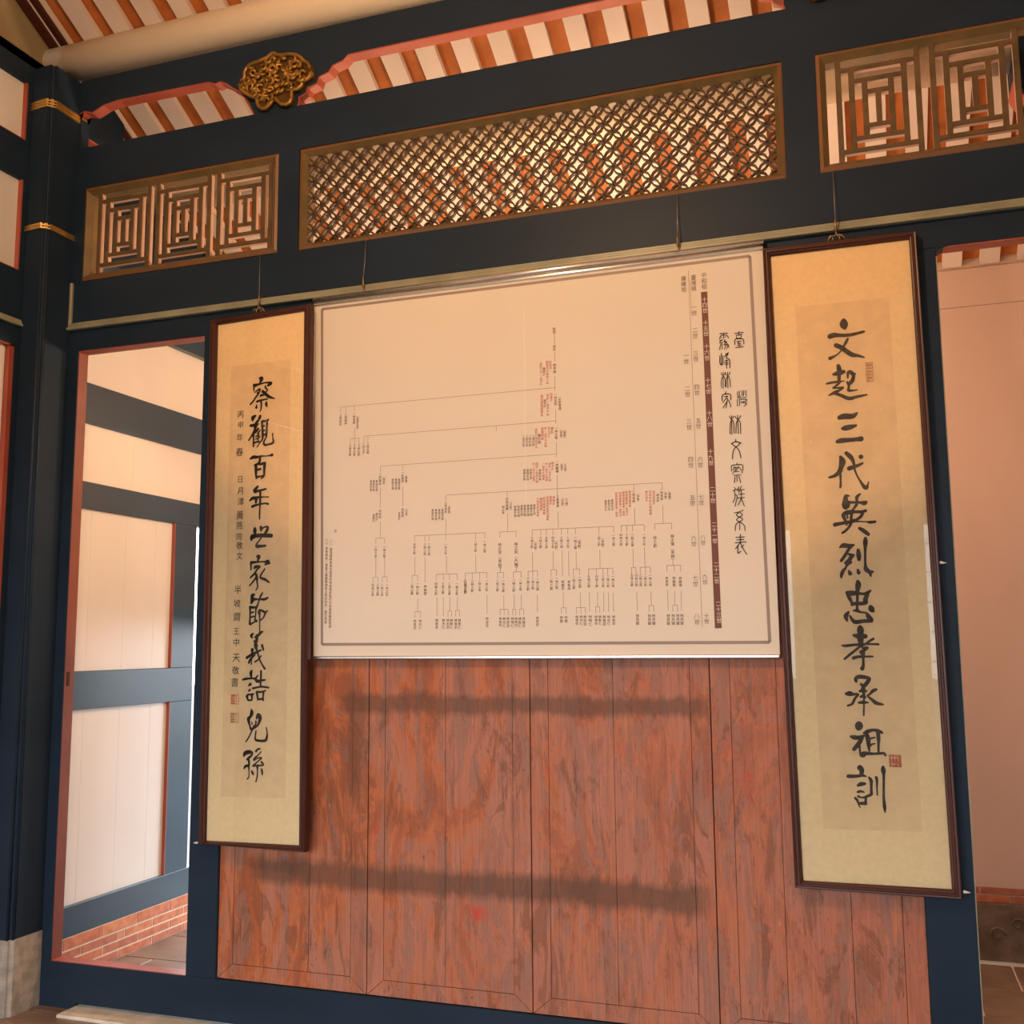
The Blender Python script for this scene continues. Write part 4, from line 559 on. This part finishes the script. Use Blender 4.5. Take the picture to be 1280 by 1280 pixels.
for z0, z1, y1 in ((0.312, 1.171, 0.948), (1.344, 2.096, 0.948), (2.220, 2.498, 1.80), (2.689, 3.028, 1.80)):
    cuts = [0.05, 0.345, 0.590, 0.815, 1.06, 1.30, 1.55, 1.80]
    ys = [c for c in cuts if c < y1-0.05]+[y1]
    if z1 in (2.498, 3.028): ys = [0.05, 0.62, 1.24, 1.80]
    if z1 == 3.028:
        sw('plank', 'cream', 0.05, 1.80, 2.689, 2.86, 0.018, 0.02, 0.0008); sw('plank', 'cream', 0.05, 1.80, 2.86, 3.028, 0.018, 0.02, 0.0008)
    else:
        for a, b in zip(ys, ys[1:]): sw('plank', 'cream', a, b, z0, z1, 0.018, 0.02, 0.0008)
    if y1 < 1: sw('red_edge', 'redtrim', 0.944, 0.9485, z0+0.001, z1-0.001, -0.001, 0.022)
sw('wall_fill', 'blue', 0.05, 1.80, 3.30, 3.72, 0.0, 0.05)
sl = MB(); sl.add([(XWL-0.02, 0.05, 3.70), (XWL-0.02, 0.05, ceil_z(.05)+.05), (XWL-0.02, 1.8, ceil_z(1.8)+.05), (XWL-0.02, 1.8, 3.2)], [(0, 1, 2, 3)]); sl.add([(XWL-0.06, 0.05, 3.70), (XWL-0.06, 0.05, ceil_z(.05)+.05), (XWL-0.06, 1.8, ceil_z(1.8)+.05), (XWL-0.06, 1.8, 3.2)], [(0, 1, 2, 3)])
part('gable_board', sl, 'creamshade', ws)
sw('gable_trim', 'blue', 0.05, 0.40, 3.84, 4.15, -0.03, 0.04); sw('gable_trim_edge', 'redtrim', 0.05, 0.40, 3.832, 3.842, -0.035, 0.04)

# ---- rear wall: pale planks over two brick courses and a carved stone dado
wr = structure('wall_rear')
xx = [-3.43, -3.02, -2.60, -2.19, -1.80, -1.38, -0.95, -0.52, -0.10, 0.33, 0.74, 1.10]
for a, b in zip(xx, xx[1:]): box('plank', wr, 'pinkwall', a, b, 1.80, 1.84, 1.62 if a < -2.3 else 0.325, 3.078, 0.0009)
box('added_door_head', wr, 'blue', -3.43, -2.17, 1.79, 1.85, 1.57, 1.64)  # head of the unseen doorway added for daylight on the side wall
box('head_board', wr, 'pinkwall', -3.43, 1.10, 1.798, 1.84, 3.080, 3.272, 0.001)
box('roof_plate', wr, 'pinkwall', -3.43, 1.10, 1.815, 1.86, 3.25, 3.40)
box('mortar_bed', wr, 'mortar', -2.19, 1.10, 1.803, 1.84, 0.24, 0.326)
for z0, z1, off in ((0.296, 0.3245, 0.0), (0.258, 0.290, 0.127)):
    x = -2.19-off+0.10
    while x < 1.06:
        a, b = max(x+0.003, -2.19), min(x+0.247, 1.07)
        box('brick', wr, 'brick%d' % random.randrange(2), a, b, 1.797, 1.83, z0, z1, 0.002); x += 0.25
for i in range(4):
    a = -2.19+0.815*i
    box('stone_slab', wr, 'darkstone', a+0.002, a+0.813, 1.795, 1.84, 0.0, 0.256, 0.004)
for i in range(-1, 6):
    xc = 0.47+0.20*(i-1)
    if xc > 1.0: continue
    for (zx, zz, r) in ((0, 0.12, 0.035), (0.09, 0.17, 0.03)):
        pts = [(xc+zx+r*(1-0.08*k)*math.cos(k*0.75), 1.795, zz+r*(1-0.08*k)*math.sin(k*0.75)) for k in range(9)]
        part('carved_curl', MB().tube(pts, 0.005, 6), 'darkstone', wr, True)

# ---- right wall, and the front of the hall with its door and windows (behind the camera)
wR = structure('wall_right')
def rw(name, m, y0, y1, z0, z1, d=0.0, t=0.05): return box(name, wR, m, XWR+d, XWR+d+t, y0, y1, z0, z1)
rw('panel', 'cream', -5.2, 0.05, 0.3, 4.0, 0.02); rw('bottom_rail', 'blue', -5.2, 0.05, 0, 0.3); rw('rail', 'blue', -5.2, 0.05, 2.75, 2.95); rw('top_rail', 'blue', -5.2, 0.05, 3.95, 4.1)
rw('panel', 'pinkwall', 0.05, 1.84, 0.0, 3.9, 0.01)
for y in (-5.2, -3.9, -2.6, -1.3, -0.1): rw('stile', 'blue', y, y+0.12, 0.3, 4.0)
g2 = MB(); X = XWR+0.08; g2.add([(X, 1.84, 3.2), (X, 1.84, ceil_z(1.84)+.05), (X, YR0, ceil_z(YR0)+.05), (X, -5.3, 4.3), (X, -5.3, 3.9), (X, 0.05, 3.7)], [(0, 1, 2, 3, 4, 5)])
part('gable_board', g2, 'cream', wR)
# dark carved bracket carrying the end of the rear purlin
br = [(0.62, 3.95), (0.62, 3.60), (0.66, 3.52), (0.64, 3.46), (0.70, 3.40), (0.80, 3.38), (0.84, 3.33), (0.95, 3.30), (1.066, 3.30), (1.066, 3.95)]
part('purlin_bracket', MB().prism([(x, z) for x, z in br], 0.60, 0.76), 'blue', wR)
part('red_bracket_edge', MB().ribbon([(x, z-0.004) for x, z in br[1:9]], 0.012, 0.60, 0.765), 'redtrim', wR)

wf = structure('wall_front')
def fwb(name, m, x0, x1, z0, z1, y0=-5.25, y1=-5.2): return box(name, wf, m, x0, x1, y0, y1, z0, z1)
fwb('upper_wall', 'cream', -3.5, 1.1, 2.50, 4.35); fwb('lintel', 'blue', -3.5, 1.1, 2.36, 2.50, -5.26, -5.18)
fwb('door_panel', 'blue', -0.60, 0.42, 0, 2.36); fwb('door_post', 'blue', -3.5, -3.36, 0, 2.36); fwb('window_board', 'blue', 0.42, 1.1, 0, 0.60)
for k in range(1, 8): fwb('window_bar', 'blue', 0.42+k*0.085-0.006, 0.42+k*0.085+0.006, 0.60, 2.36, -5.23, -5.21)
for k in range(1, 8): fwb('window_bar', 'blue', 0.42, 1.1, 0.60+k*0.23-0.006, 0.60+k*0.23+0.006, -5.23, -5.21)
ev = MB(); ev.add([(-6, -5.3, 4.35), (4, -5.3, 4.35), (4, -6.9, 3.6), (-6, -6.9, 3.6), (-6, -5.3, 4.45), (4, -5.3, 4.45), (4, -6.9, 3.7), (-6, -6.9, 3.7)], [(0, 1, 2, 3), (4, 5, 6, 7), (0, 1, 5, 4), (1, 2, 6, 5), (2, 3, 7, 6), (3, 0, 4, 7)])
part('eave', ev, 'tile', wf)

# ================================================================== THINGS ON AND IN THE PARTITION
# ---- four worn red door leaves
leaf_x = [(-2.464, -1.824), (-1.820, -1.181), (-1.177, -0.536), (-0.532, 0.112)]
leaf_l = ['worn red door leaf at far left, partly behind the left scroll', 'worn red door leaf with a bright red blot, second from left',
          'worn red door leaf in the middle right, under the poster', 'worn red door leaf at far right, partly behind the right scroll']
splits = [[0.30, 0.62], [0.488], [0.475], [0.34, 0.66]]
for (x0, x1), lab, sp in zip(leaf_x, leaf_l, splits):
    t = thing('door_leaf', lab, 'door', ((x0+x1)/2, 0.03, 0.18), 'worn red door leaves')
    S = 0.066; z0, z1 = 0.181, 2.748; zr = 0.236; y0, y1 = 0.012, 0.042; g = 0.0009
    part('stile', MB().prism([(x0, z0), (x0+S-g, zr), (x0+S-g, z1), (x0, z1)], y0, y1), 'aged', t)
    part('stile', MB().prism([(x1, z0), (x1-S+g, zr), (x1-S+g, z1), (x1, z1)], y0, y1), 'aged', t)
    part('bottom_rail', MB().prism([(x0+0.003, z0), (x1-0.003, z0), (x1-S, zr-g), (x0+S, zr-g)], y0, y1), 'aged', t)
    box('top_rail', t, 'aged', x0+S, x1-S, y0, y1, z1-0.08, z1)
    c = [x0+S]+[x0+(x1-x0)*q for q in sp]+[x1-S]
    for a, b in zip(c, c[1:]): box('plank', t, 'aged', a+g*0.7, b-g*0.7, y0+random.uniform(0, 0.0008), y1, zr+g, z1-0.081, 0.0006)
wbk = box('dark_gap_backing', wb, 'ink', -2.465, 0.113, 0.0425, 0.047, 0.178, 2.75)  # black sheet added behind the leaves to keep their gaps dark

# ---- fret panels and the coin lattice
def moulded_frame(parent, x0, x1, z0, z1, wd, mname, y=-0.006):
    """four mitred mouldings with a slope to the inside"""
    for (a, b, c, d) in (((x0, z0), (x1, z0), (x1-wd, z0+wd), (x0+wd, z0+wd)), ((x1, z0), (x1, z1), (x1-wd, z1-wd), (x1-wd, z0+wd)),
                         ((x1, z1), (x0, z1), (x0+wd, z1-wd), (x1-wd, z1-wd)), ((x0, z1), (x0, z0), (x0+wd, z0+wd), (x0+wd, z1-wd))):
        def lerp(p, q, t): return (p[0]+(q[0]-p[0])*t, p[1]+(q[1]-p[1])*t)
        e, f = lerp(a, d, 0.45), lerp(b, c, 0.45)
        vs = [(a[0], y+0.008, a[1]), (b[0], y+0.008, b[1]), (f[0], y, f[1]), (e[0], y, e[1]), (c[0], y+0.022, c[1]), (d[0], y+0.022, d[1]), (c[0], 0.062, c[1]), (d[0], 0.062, d[1]), (a[0], 0.062, a[1]), (b[0], 0.062, b[1])]
        o = part('moulding', MB().add(vs, [(0, 1, 2, 3), (3, 2, 4, 5), (5, 4, 6, 7), (0, 1, 9, 8), (8, 9, 6, 7), (0, 3, 5, 7, 8), (1, 2, 4, 6, 9)]), [M[mname], M['moulding_in']], parent)
        for k in (1, 2): o.data.polygons[k].material_index = 1
def fret_panel(x0, x1, z0, z1, label):
    t = thing('fret_panel', label, 'lattice panel', ((x0+x1)/2, 0.0, z0), 'meander fret panels')
    wd = 0.034; moulded_frame(t, x0, x1, z0, z1, wd, 'moulding')
    a, b, c, d = x0+wd, x1-wd, z0+wd*0.8, z1-wd*0.8; u = (b-a)/3; hb = 0.0095; y0, y1 = 0.010, 0.036
    hs = (d-c)
    H = [d-hs*f for f in (0.118, 0.236, 0.354)]; Hb = [c+hs*f for f in (0.105, 0.215, 0.325)]
    def slat(xa, xb, za, zb, dy):
        mb = MB().box(xa, xb, y0+dy, y0+0.007, za, zb, 0.0015); n = len(mb.f); e = 0.0008
        mb.box(xa+e, xb-e, y0+0.006, y1-dy, za+e, zb-e)
        o = part('fret_slat', mb, [M['fret'], M['fretside']], t)
        for k in range(n, len(mb.f)): o.data.polygons[k].material_index = 1
    def vbar(x, za, zb): slat(x-hb, x+hb, za, zb, 0)
    def hbar(z, xa, xb): slat(xa, xb, z-hb*0.85, z+hb*0.85, 0.0004)
    for k in range(3):
        s = a+u*k; X = [s+u*f for f in (0.137, 0.278, 0.418, 0.559, 0.699, 0.840, 0.980)]
        if k == 2: X[6] = min(X[6], b-u*0.137+0.02)
        vbar(X[0], c, d); vbar(X[6] if k < 2 else b-u*0.045, c, d)
        hbar(H[0], X[0], X[6]); hbar(Hb[0], X[0], X[6]); vbar(X[1], Hb[0], H[0]); vbar(X[5], Hb[0], H[0])
        hbar(H[1], X[1], X[5]); hbar(Hb[1], X[1], X[5]); vbar(X[2], Hb[1], H[1]); vbar(X[4], Hb[1], H[1])
        hbar(H[2], X[2], X[4]); hbar(Hb[2], X[2], X[4]); vbar(X[3], Hb[2], H[2])
fret_panel(-3.260, -2.256, 3.072, 3.506, 'brown meander fret panel above the left doorway, three squares')
fret_panel(-0.097, 0.890, 3.068, 3.508, 'brown meander fret panel at upper right, cut by the frame')

lt = thing('coin_lattice', 'long brown lattice panel of interlaced coin pattern above the poster', 'lattice panel', (-1.183, 0.0, 3.063))
lx0, lx1, lz0, lz1 = -2.158, -0.208, 3.064, 3.504
moulded_frame(lt, lx0, lx1, lz0, lz1, 0.032, 'moulding')
ax, bx, az, bz = lx0+0.028, lx1-0.028, lz0+0.026, lz1-0.026
q = 0.0704/2; nx0, nz0 = -0.270, 3.361          # one crossing of the pattern
def wavy(k, d, ph):
    """one wavy slat along diagonal number k of family d (+1 or -1)"""
    pts = []; n = 4; L = 2*q
    steps = 90*n
    cur = []; segs = []
    sag = 0.0100
    for i in range(-30*n, 31*n):
        u = i/n
        bxp = nx0+2*q*k+u*q; bzp = nz0+d*u*q
        off = sag*math.sin(math.pi*u)*(1 if ph == 0 else -1)
        x = bxp-d*off*0.7071; z = bzp+off*0.7071
        if ax-0.002 <= x <= bx+0.002 and az-0.002 <= z <= bz+0.002: cur.append((x, z))
        elif cur:
            if len(cur) > 2: segs.append(cur)
            cur = []
    if len(cur) > 2: segs.append(cur)
    return segs
for d in (1, -1):
    for k in range(-38, 14):
        for ph in (0, 1):
            for s in wavy(k, d, ph):
                part('wavy_slat', MB().ribbon(s, 0.0060, 0.014+(0.001 if d > 0 else 0), 0.030), 'lattice', lt)

# ---- brush writing
def parse(s): return [[tuple(float(v)*1e-4 for v in p.split(',')) for p in st.split()] for st in s.split(';')]
def smooth_pts(pts, n=4):
    if len(pts) < 3: return pts
    out = []
    for i in range(len(pts)-1):
        p0 = pts[max(i-1, 0)]; p1 = pts[i]; p2 = pts[i+1]; p3 = pts[min(i+2, len(pts)-1)]
        for k in range(n):
            t = k/n
            out.append(tuple(0.5*((2*p1[j])+(-p0[j]+p2[j])*t+(2*p0[j]-5*p1[j]+4*p2[j]-p3[j])*t*t+(-p0[j]+3*p1[j]-3*p2[j]+p3[j])*t**3) for j in range(3)))
    return out+[pts[-1]]
def ink(strokes, yfun, n=4, k=1.0):
    mb = MB()
    for st in strokes:
        pts = smooth_pts(st, n)
        for x, z, wd in pts:
            r = max(wd, 0.0012)*k/2
            mb.add([(x+r*math.cos(a*math.pi/5), 0, z+r*math.sin(a*math.pi/5)) for a in range(10)], [tuple(range(10))])
        for (xa, za, wa), (xb, zb, wb2) in zip(pts, pts[1:]):
            dx, dz = xb-xa, zb-za; l = math.hypot(dx, dz)
            if l < 1e-6: continue
            nx, nz = -dz/l, dx/l; ra, rb = max(wa, 0.0012)*k/2, max(wb2, 0.0012)*k/2
            mb.add([(xa+nx*ra, 0, za+nz*ra), (xb+nx*rb, 0, zb+nz*rb), (xb-nx*rb, 0, zb-nz*rb), (xa-nx*ra, 0, za-nz*ra)], [(0, 1, 2, 3)])
    yo = {}
    for k, f in enumerate(mb.f):
        for i in f: yo[i] = k*1.5e-6          # overlapping pieces of a stroke never share a plane
    mb.v = [(x, yfun(x)-yo.get(i, 0), z) for i, (x, _, z) in enumerate(mb.v)]
    return mb
_gc = {}
def glyph(ch):
    if ch not in _gc:
        cu = bpy.data.curves.new('g', 'FONT'); cu.body = ch; cu.resolution_u = 1; cu.fill_mode = 'FRONT'
        o = bpy.data.objects.new('g', cu); C.objects.link(o)
        me = bpy.data.meshes.new_from_object(o.evaluated_get(bpy.context.evaluated_depsgraph_get()))
        _gc[ch] = ([tuple(v.co) for v in me.vertices], [tuple(p.vertices) for p in me.polygons])
        bpy.data.objects.remove(o); bpy.data.curves.remove(cu); bpy.data.meshes.remove(me)
    return _gc[ch]
def write(mb, x, z, s, text, yfun, slant=0.0):
    for i, ch in enumerate(text):
        ch = {'（': '︵', '）': '︶'}.get(ch, ch)
        vs, fs = glyph(ch)
        if not vs: continue
        mx = (min(v[0] for v in vs)+max(v[0] for v in vs))/2; my = 0.38
        q = s*0.98
        pts = [(x+slant*i*s+(v[0]-mx)*q, z-(i+0.5)*s+(v[1]-my)*q) for v in vs]
        mb.add([(a, yfun(a), b) for a, b in pts], fs)

def quad_map(c, u, v):
    """bilinear point in a quad given as top left, top right, bottom right, bottom left"""
    a = [c[0][i]*(1-u)+c[1][i]*u for i in (0, 1)]; b = [c[3][i]*(1-u)+c[2][i]*u for i in (0, 1)]
    return a[0]*(1-v)+b[0]*v, a[1]*(1-v)+b[1]*v

def scroll(label, frame, yp, chars, wallgap, inkname='ink'):
    """framed calligraphy; yp(x) is the y of its paper"""
    outer, inner, sheet = frame
    cxm = (outer[0][0]+outer[1][0])/2
    t = thing('framed_scroll', label, 'framed calligraphy', (cxm, yp(cxm), outer[2][1]), 'framed calligraphy scrolls')
    names = ['top', 'right', 'bottom', 'left']
    for i in range(4):
        a, b = outer[i], outer[(i+1) % 4]; d, c = inner[i], inner[(i+1) % 4]
        prof = [(0.0, wallgap), (0.0, -0.012), (0.12, -0.0165), (0.30, -0.0155), (0.40, -0.0185), (0.60, -0.0185), (0.74, -0.013), (0.86, -0.012), (1.0, -0.006), (1.0, 0.002)]
        vs = []
        for p, q in ((a, d), (b, c)):
            for s, dy in prof:
                x = p[0]+(q[0]-p[0])*s; z = p[1]+(q[1]-p[1])*s; vs.append((x, yp(x)+dy, z))
        n = len(prof); fs = [(k, k+1, n+k+1, n+k) for k in range(n-1)]
        part('frame_moulding', MB().add(vs, fs), 'frame', t)
    e = 0.004
    mt = [(x+(-e if k in (0, 3) else e), z+(e if k < 2 else -e)) for k, (x, z) in enumerate(inner)]
    part('silk_mount', MB().add([(x, yp(x), z) for x, z in mt], [(0, 1, 2, 3)]), 'mount', t)
    part('paper_sheet', MB().add([(x, yp(x)-0.0004, z) for x, z in sheet], [(0, 1, 2, 3)]), 'paper', t)
    lim = [(x, yp(x)+0.004, z) for x, z in mt]
    part('back_board', MB().add(lim+[(x, y+0.006, z) for x, y, z in lim], [(0, 1, 2, 3), (4, 5, 6, 7), (0, 1, 5, 4), (1, 2, 6, 5), (2, 3, 7, 6), (3, 0, 4, 7)]), 'frame', t)
    rnd = random.Random(5); fl_ = MB()
    for k in range(130):
        u, v = rnd.random(), rnd.random(); x, z = quad_map(sheet, u, v); r = rnd.uniform(0.0006, 0.0022)*(1.3 if v < 0.35 else 0.8); h = rnd.uniform(1, 2.6)
        fl_.add([(x+r*math.cos(a), yp(x)-0.0007, z+r*h*math.sin(a)) for a in [0, 1.05, 2.1, 3.14, 4.19, 5.24]], [tuple(range(6))])
    o = part('pale_flecks', fl_, 'mount', t); o['kind'] = 'stuff'
    for s in chars: part('brush_character', ink(parse(s), lambda x: yp(x)-0.0010), inkname, t)
    g = [(x+(-0.002 if k in (0, 3) else 0.002), z) for k, (x, z) in enumerate(inner)]
    part('glass_pane', MB().add([(x, yp(x)-0.0045, z) for x, z in g], [(0, 1, 2, 3)]), 'glass', t)
    # brass hanger in the middle of the top edge
    hx = (outer[0][0]+outer[1][0])/2-0.004; hz = (outer[0][1]+outer[1][1])/2; y = yp(hx)-0.012
    hb = MB(); hb.tube([(hx-0.028, y, hz), (hx-0.018, y-0.002, hz+0.016), (hx-0.004, y, hz+0.014), (hx, y, hz+0.030), (hx+0.004, y, hz+0.014), (hx+0.018, y-0.002, hz+0.016), (hx+0.028, y, hz)], 0.0035, 6)
    hb.tube([(hx-0.012, y, hz), (hx-0.010, y, hz+0.014)], 0.003, 6); hb.tube([(hx+0.012, y, hz), (hx+0.010, y, hz+0.014)], 0.003, 6)
    part('brass_hanger', hb, 'brass', t, True, label='small brass hanger on the top edge')
    return t, hx, hz, y
def seal(t, a, b, yf, pale, frame_only=False):
    (x0, z0), (x1, z1) = a, b; zt, zb_ = max(z0, z1), min(z0, z1)
    mname = 'sealpale' if pale else 'seal'; mb = MB(); cell = 5
    rnd = random.Random(int(x0*1000)); W_ = x1-x0; H_ = zt-zb_
    def q(u0, u1, v0, v1): mb.add([(x0+W_*u0, yf(x0)-0.0011, zb_+H_*v0), (x0+W_*u1, yf(x0+W_*u1)-0.0011, zb_+H_*v0), (x0+W_*u1, yf(x0+W_*u1)-0.0011, zb_+H_*v1), (x0+W_*u0, yf(x0)-0.0011, zb_+H_*v1)], [(0, 1, 2, 3)])
    if frame_only:
        for u in ((0, .08), (.92, 1)): q(u[0], u[1], 0, 1)
        for v in (0, .33, .66, .95): q(0, 1, v, v+.04)
        for v in (.05, .38, .71): q(.2, .3, v, v+.24); q(.45, .55, v, v+.24); q(.7, .8, v+.05, v+.2); q(.15, .85, v+.12, v+.16)
    else:
        for i in range(4):
            for j in range(4):
                q(i/4+.0, i/4+.25-(.05 if rnd.random() < .6 else 0), j/4, j/4+.25-(.05 if rnd.random() < .6 else 0))
        q(0, .04, 0, 1); q(.96, 1, 0, 1); q(0, 1, 0, .04); q(0, 1, .96, 1)
    part('red_seal', mb, mname, t)

BLm = -0.0711; ALm = -0.028+BLm*2.547
ypL = lambda x: ALm+BLm*x
ypR = lambda x: -0.028
tL, hxL, hzL, hyL = scroll('tall framed scroll at left, large black characters beside a column of small writing', FRAME_LEFT, ypL, LEFT_SCROLL, 0.014)
sg = MB()
for ln in SIGNATURE.split('\n'):
    a, b, s, ch = ln.split('|'); s = int(s)*1e-4*1.18
    write(sg, int(a)*1e-4, int(b)*1e-4+s/2, s, ch, lambda x: ypL(x)-0.0012)
part('small_signature_column', sg, 'ink', tL)
seal(tL, SEALS_LEFT[0], SEALS_LEFT[1], ypL, False); seal(tL, SEALS_LEFT[2], SEALS_LEFT[3], ypL, True)
tR, hxR, hzR, hyR = scroll('tall framed scroll at right, eleven large black characters and two red seals', FRAME_RIGHT, ypR, RIGHT_SCROLL, 0.024, 'hazeink')
seal(tR, SEALS_RIGHT[0], SEALS_RIGHT[1], ypR, True, True); seal(tR, SEALS_RIGHT[2], SEALS_RIGHT[3], ypR, False)

# ---- family tree poster
pt = thing('family_tree_poster', 'wide cream family tree poster with silver rails between the two scrolls', 'poster', (-1.18, -0.018, 1.405))
PC = [(-2.070, 2.828), (-0.2985, 2.828), (-0.2945, 1.408), (-2.048, 1.406)]
part('sheet', MB().add([(x, -0.0165, z) for x, z in PC]+[(x, -0.006, z) for x, z in PC], [(0, 1, 2, 3), (4, 5, 6, 7), (0, 1, 5, 4), (1, 2, 6, 5), (2, 3, 7, 6), (3, 0, 4, 7)]), 'poster', pt)
rail = MB().tube([(-2.070, -0.022, 2.836), (-0.294, -0.022, 2.836)], 0.0105, 10); rail.box(-2.070, -0.2965, -0.024, -0.006, 2.812, 2.824, 0.001)
part('top_rail', rail, 'silver', pt, True)
part('bottom_rail', MB().box(-2.050, -0.2945, -0.026, -0.006, 1.400, 1.412, 0.003), 'silver', pt)
part('side_rail', MB().box(-2.072, -2.064, -0.020, -0.006, 1.42, 2.82, 0.002), 'silver', pt)
yk = lambda x: -0.0180
def strip(mb, p, q_, wd):
    dx, dz = q_[0]-p[0], q_[1]-p[1]; l = math.hypot(dx, dz) or 1; nx, nz = -dz/l*wd/2, dx/l*wd/2
    mb.add([(p[0]+nx, -0.0172, p[1]+nz), (q_[0]+nx, -0.0172, q_[1]+nz), (q_[0]-nx, -0.0172, q_[1]-nz), (p[0]-nx, -0.0172, p[1]-nz)], [(0, 1, 2, 3)])
bd = MB(); bc = [(-2.034, 2.797), (-0.343, 2.795), (-0.326, 1.452), (-2.012, 1.457)]
for i in range(4): strip(bd, bc[i], bc[(i+1) % 4], 0.0105)
part('printed_border', bd, 'border', pt)
ln_ = MB()
for s in CHART.split():
    a, b, c, d = [int(v)*1e-4 for v in s.split(',')]; strip(ln_, (a, b), (c, d), 0.0013)
strip(ln_, (-0.553, 2.735), (-0.553, 2.60), 0.0008)
part('chart_lines', ln_, 'line', pt)
fo = MB(); strip(fo, (-1.178, 2.70), (-1.178, 1.97), 0.0014); part('fold_line', fo, 'fold', pt)
bn = MB(); bn.add([(x, -0.0172, z) for x, z in BAND], [(0, 1, 2, 3)]); part('era_band', bn, 'band', pt)
kinds = {'k': ('printed_name', 'print'), 'r': ('red_note', 'redprint'), 'b': ('generation_number', 'printbrown'), 'w': ('era_number', 'poster')}
for l in PRINT.split('\n'):
    k, x, z, s, txt = l.split('|'); x, z, s = int(x)*1e-4, int(z)*1e-4, int(s)*1e-4
    mb = MB(); write(mb, x, z, s, txt, lambda a: -0.0180, 0.010 if k == 'w' else 0.0)
    part(kinds[k][0], mb, kinds[k][1], pt)
for s in TITLE: part('seal_script_character', ink(parse(s), lambda x: -0.0182, 3, 0.95), 'ink', pt)

# ---- hanging wires with hooks
def hang(x, zt, zb, yb, label, onto, xt=None):
    xt = x if xt is None else xt
    t = thing('hanging_wire', label, 'wire', (x, -0.012, zt), 'picture wires below the fret panels')
    part('wire', MB().tube([(xt, -0.010, zt), (x, yb, zb+0.045)], 0.0011, 6), 'wire', t, True)
    part('ferrule', MB().tube([(x, yb, zb+0.070), (x, yb, zb+0.045), (x+0.001, yb, zb+0.022)], [0.0018, 0.0042, 0.0055], 8), 'brass', t, True)
    hk = MB().tube([(x+0.001, yb, zb+0.024), (x+0.001, yb-0.002, zb+0.012), (x+0.006, yb-0.003, zb+0.002), (x+0.010, yb-0.003, zb+0.010)], 0.0022, 6)
    part('hook', hk, 'brass', t, True)
hang(hxL, 3.074, hzL+0.012, hyL, 'thin wire and hook over the left scroll, below the three-square fret', tL, hxL-0.030)
hang(-1.842, 3.066, 2.838, -0.034, 'thin wire and hook at the left end of the poster rail', pt)
hang(-0.592, 3.066, 2.838, -0.034, 'thin wire and hook at the right end of the poster rail', pt)
hang(hxR, 3.070, hzR+0.012, hyR, 'thin wire and hook over the right scroll, below the right fret', tR, hxR)

# ---- small plastic pegs that steady the frames
def peg(x, z, y, s, label):
    t = thing('frame_peg', label, 'peg', (x, y, z), 'frame pegs')
    part('cone', MB().tube([(x, y, z), (x+s*0.008, y, z-0.001), (x+s*0.020, y, z-0.002)], [0.0050, 0.0042, 0.0008], 10), 'plastic', t, True)
    part('screw', MB().tube([(x+s*0.018, y, z-0.002), (x+s*0.018, 0.001, z-0.002)], 0.0013, 6), 'silver', t, True)
peg(0.213, 1.700, -0.030, 1, 'small clear peg on the right edge of the right scroll, half way up')
peg(0.224, 0.690, -0.030, 1, 'small clear peg at the lower right corner of the right scroll')
peg(-2.541, 0.690, -0.030, -1, 'small clear peg at the lower left corner of the left scroll')
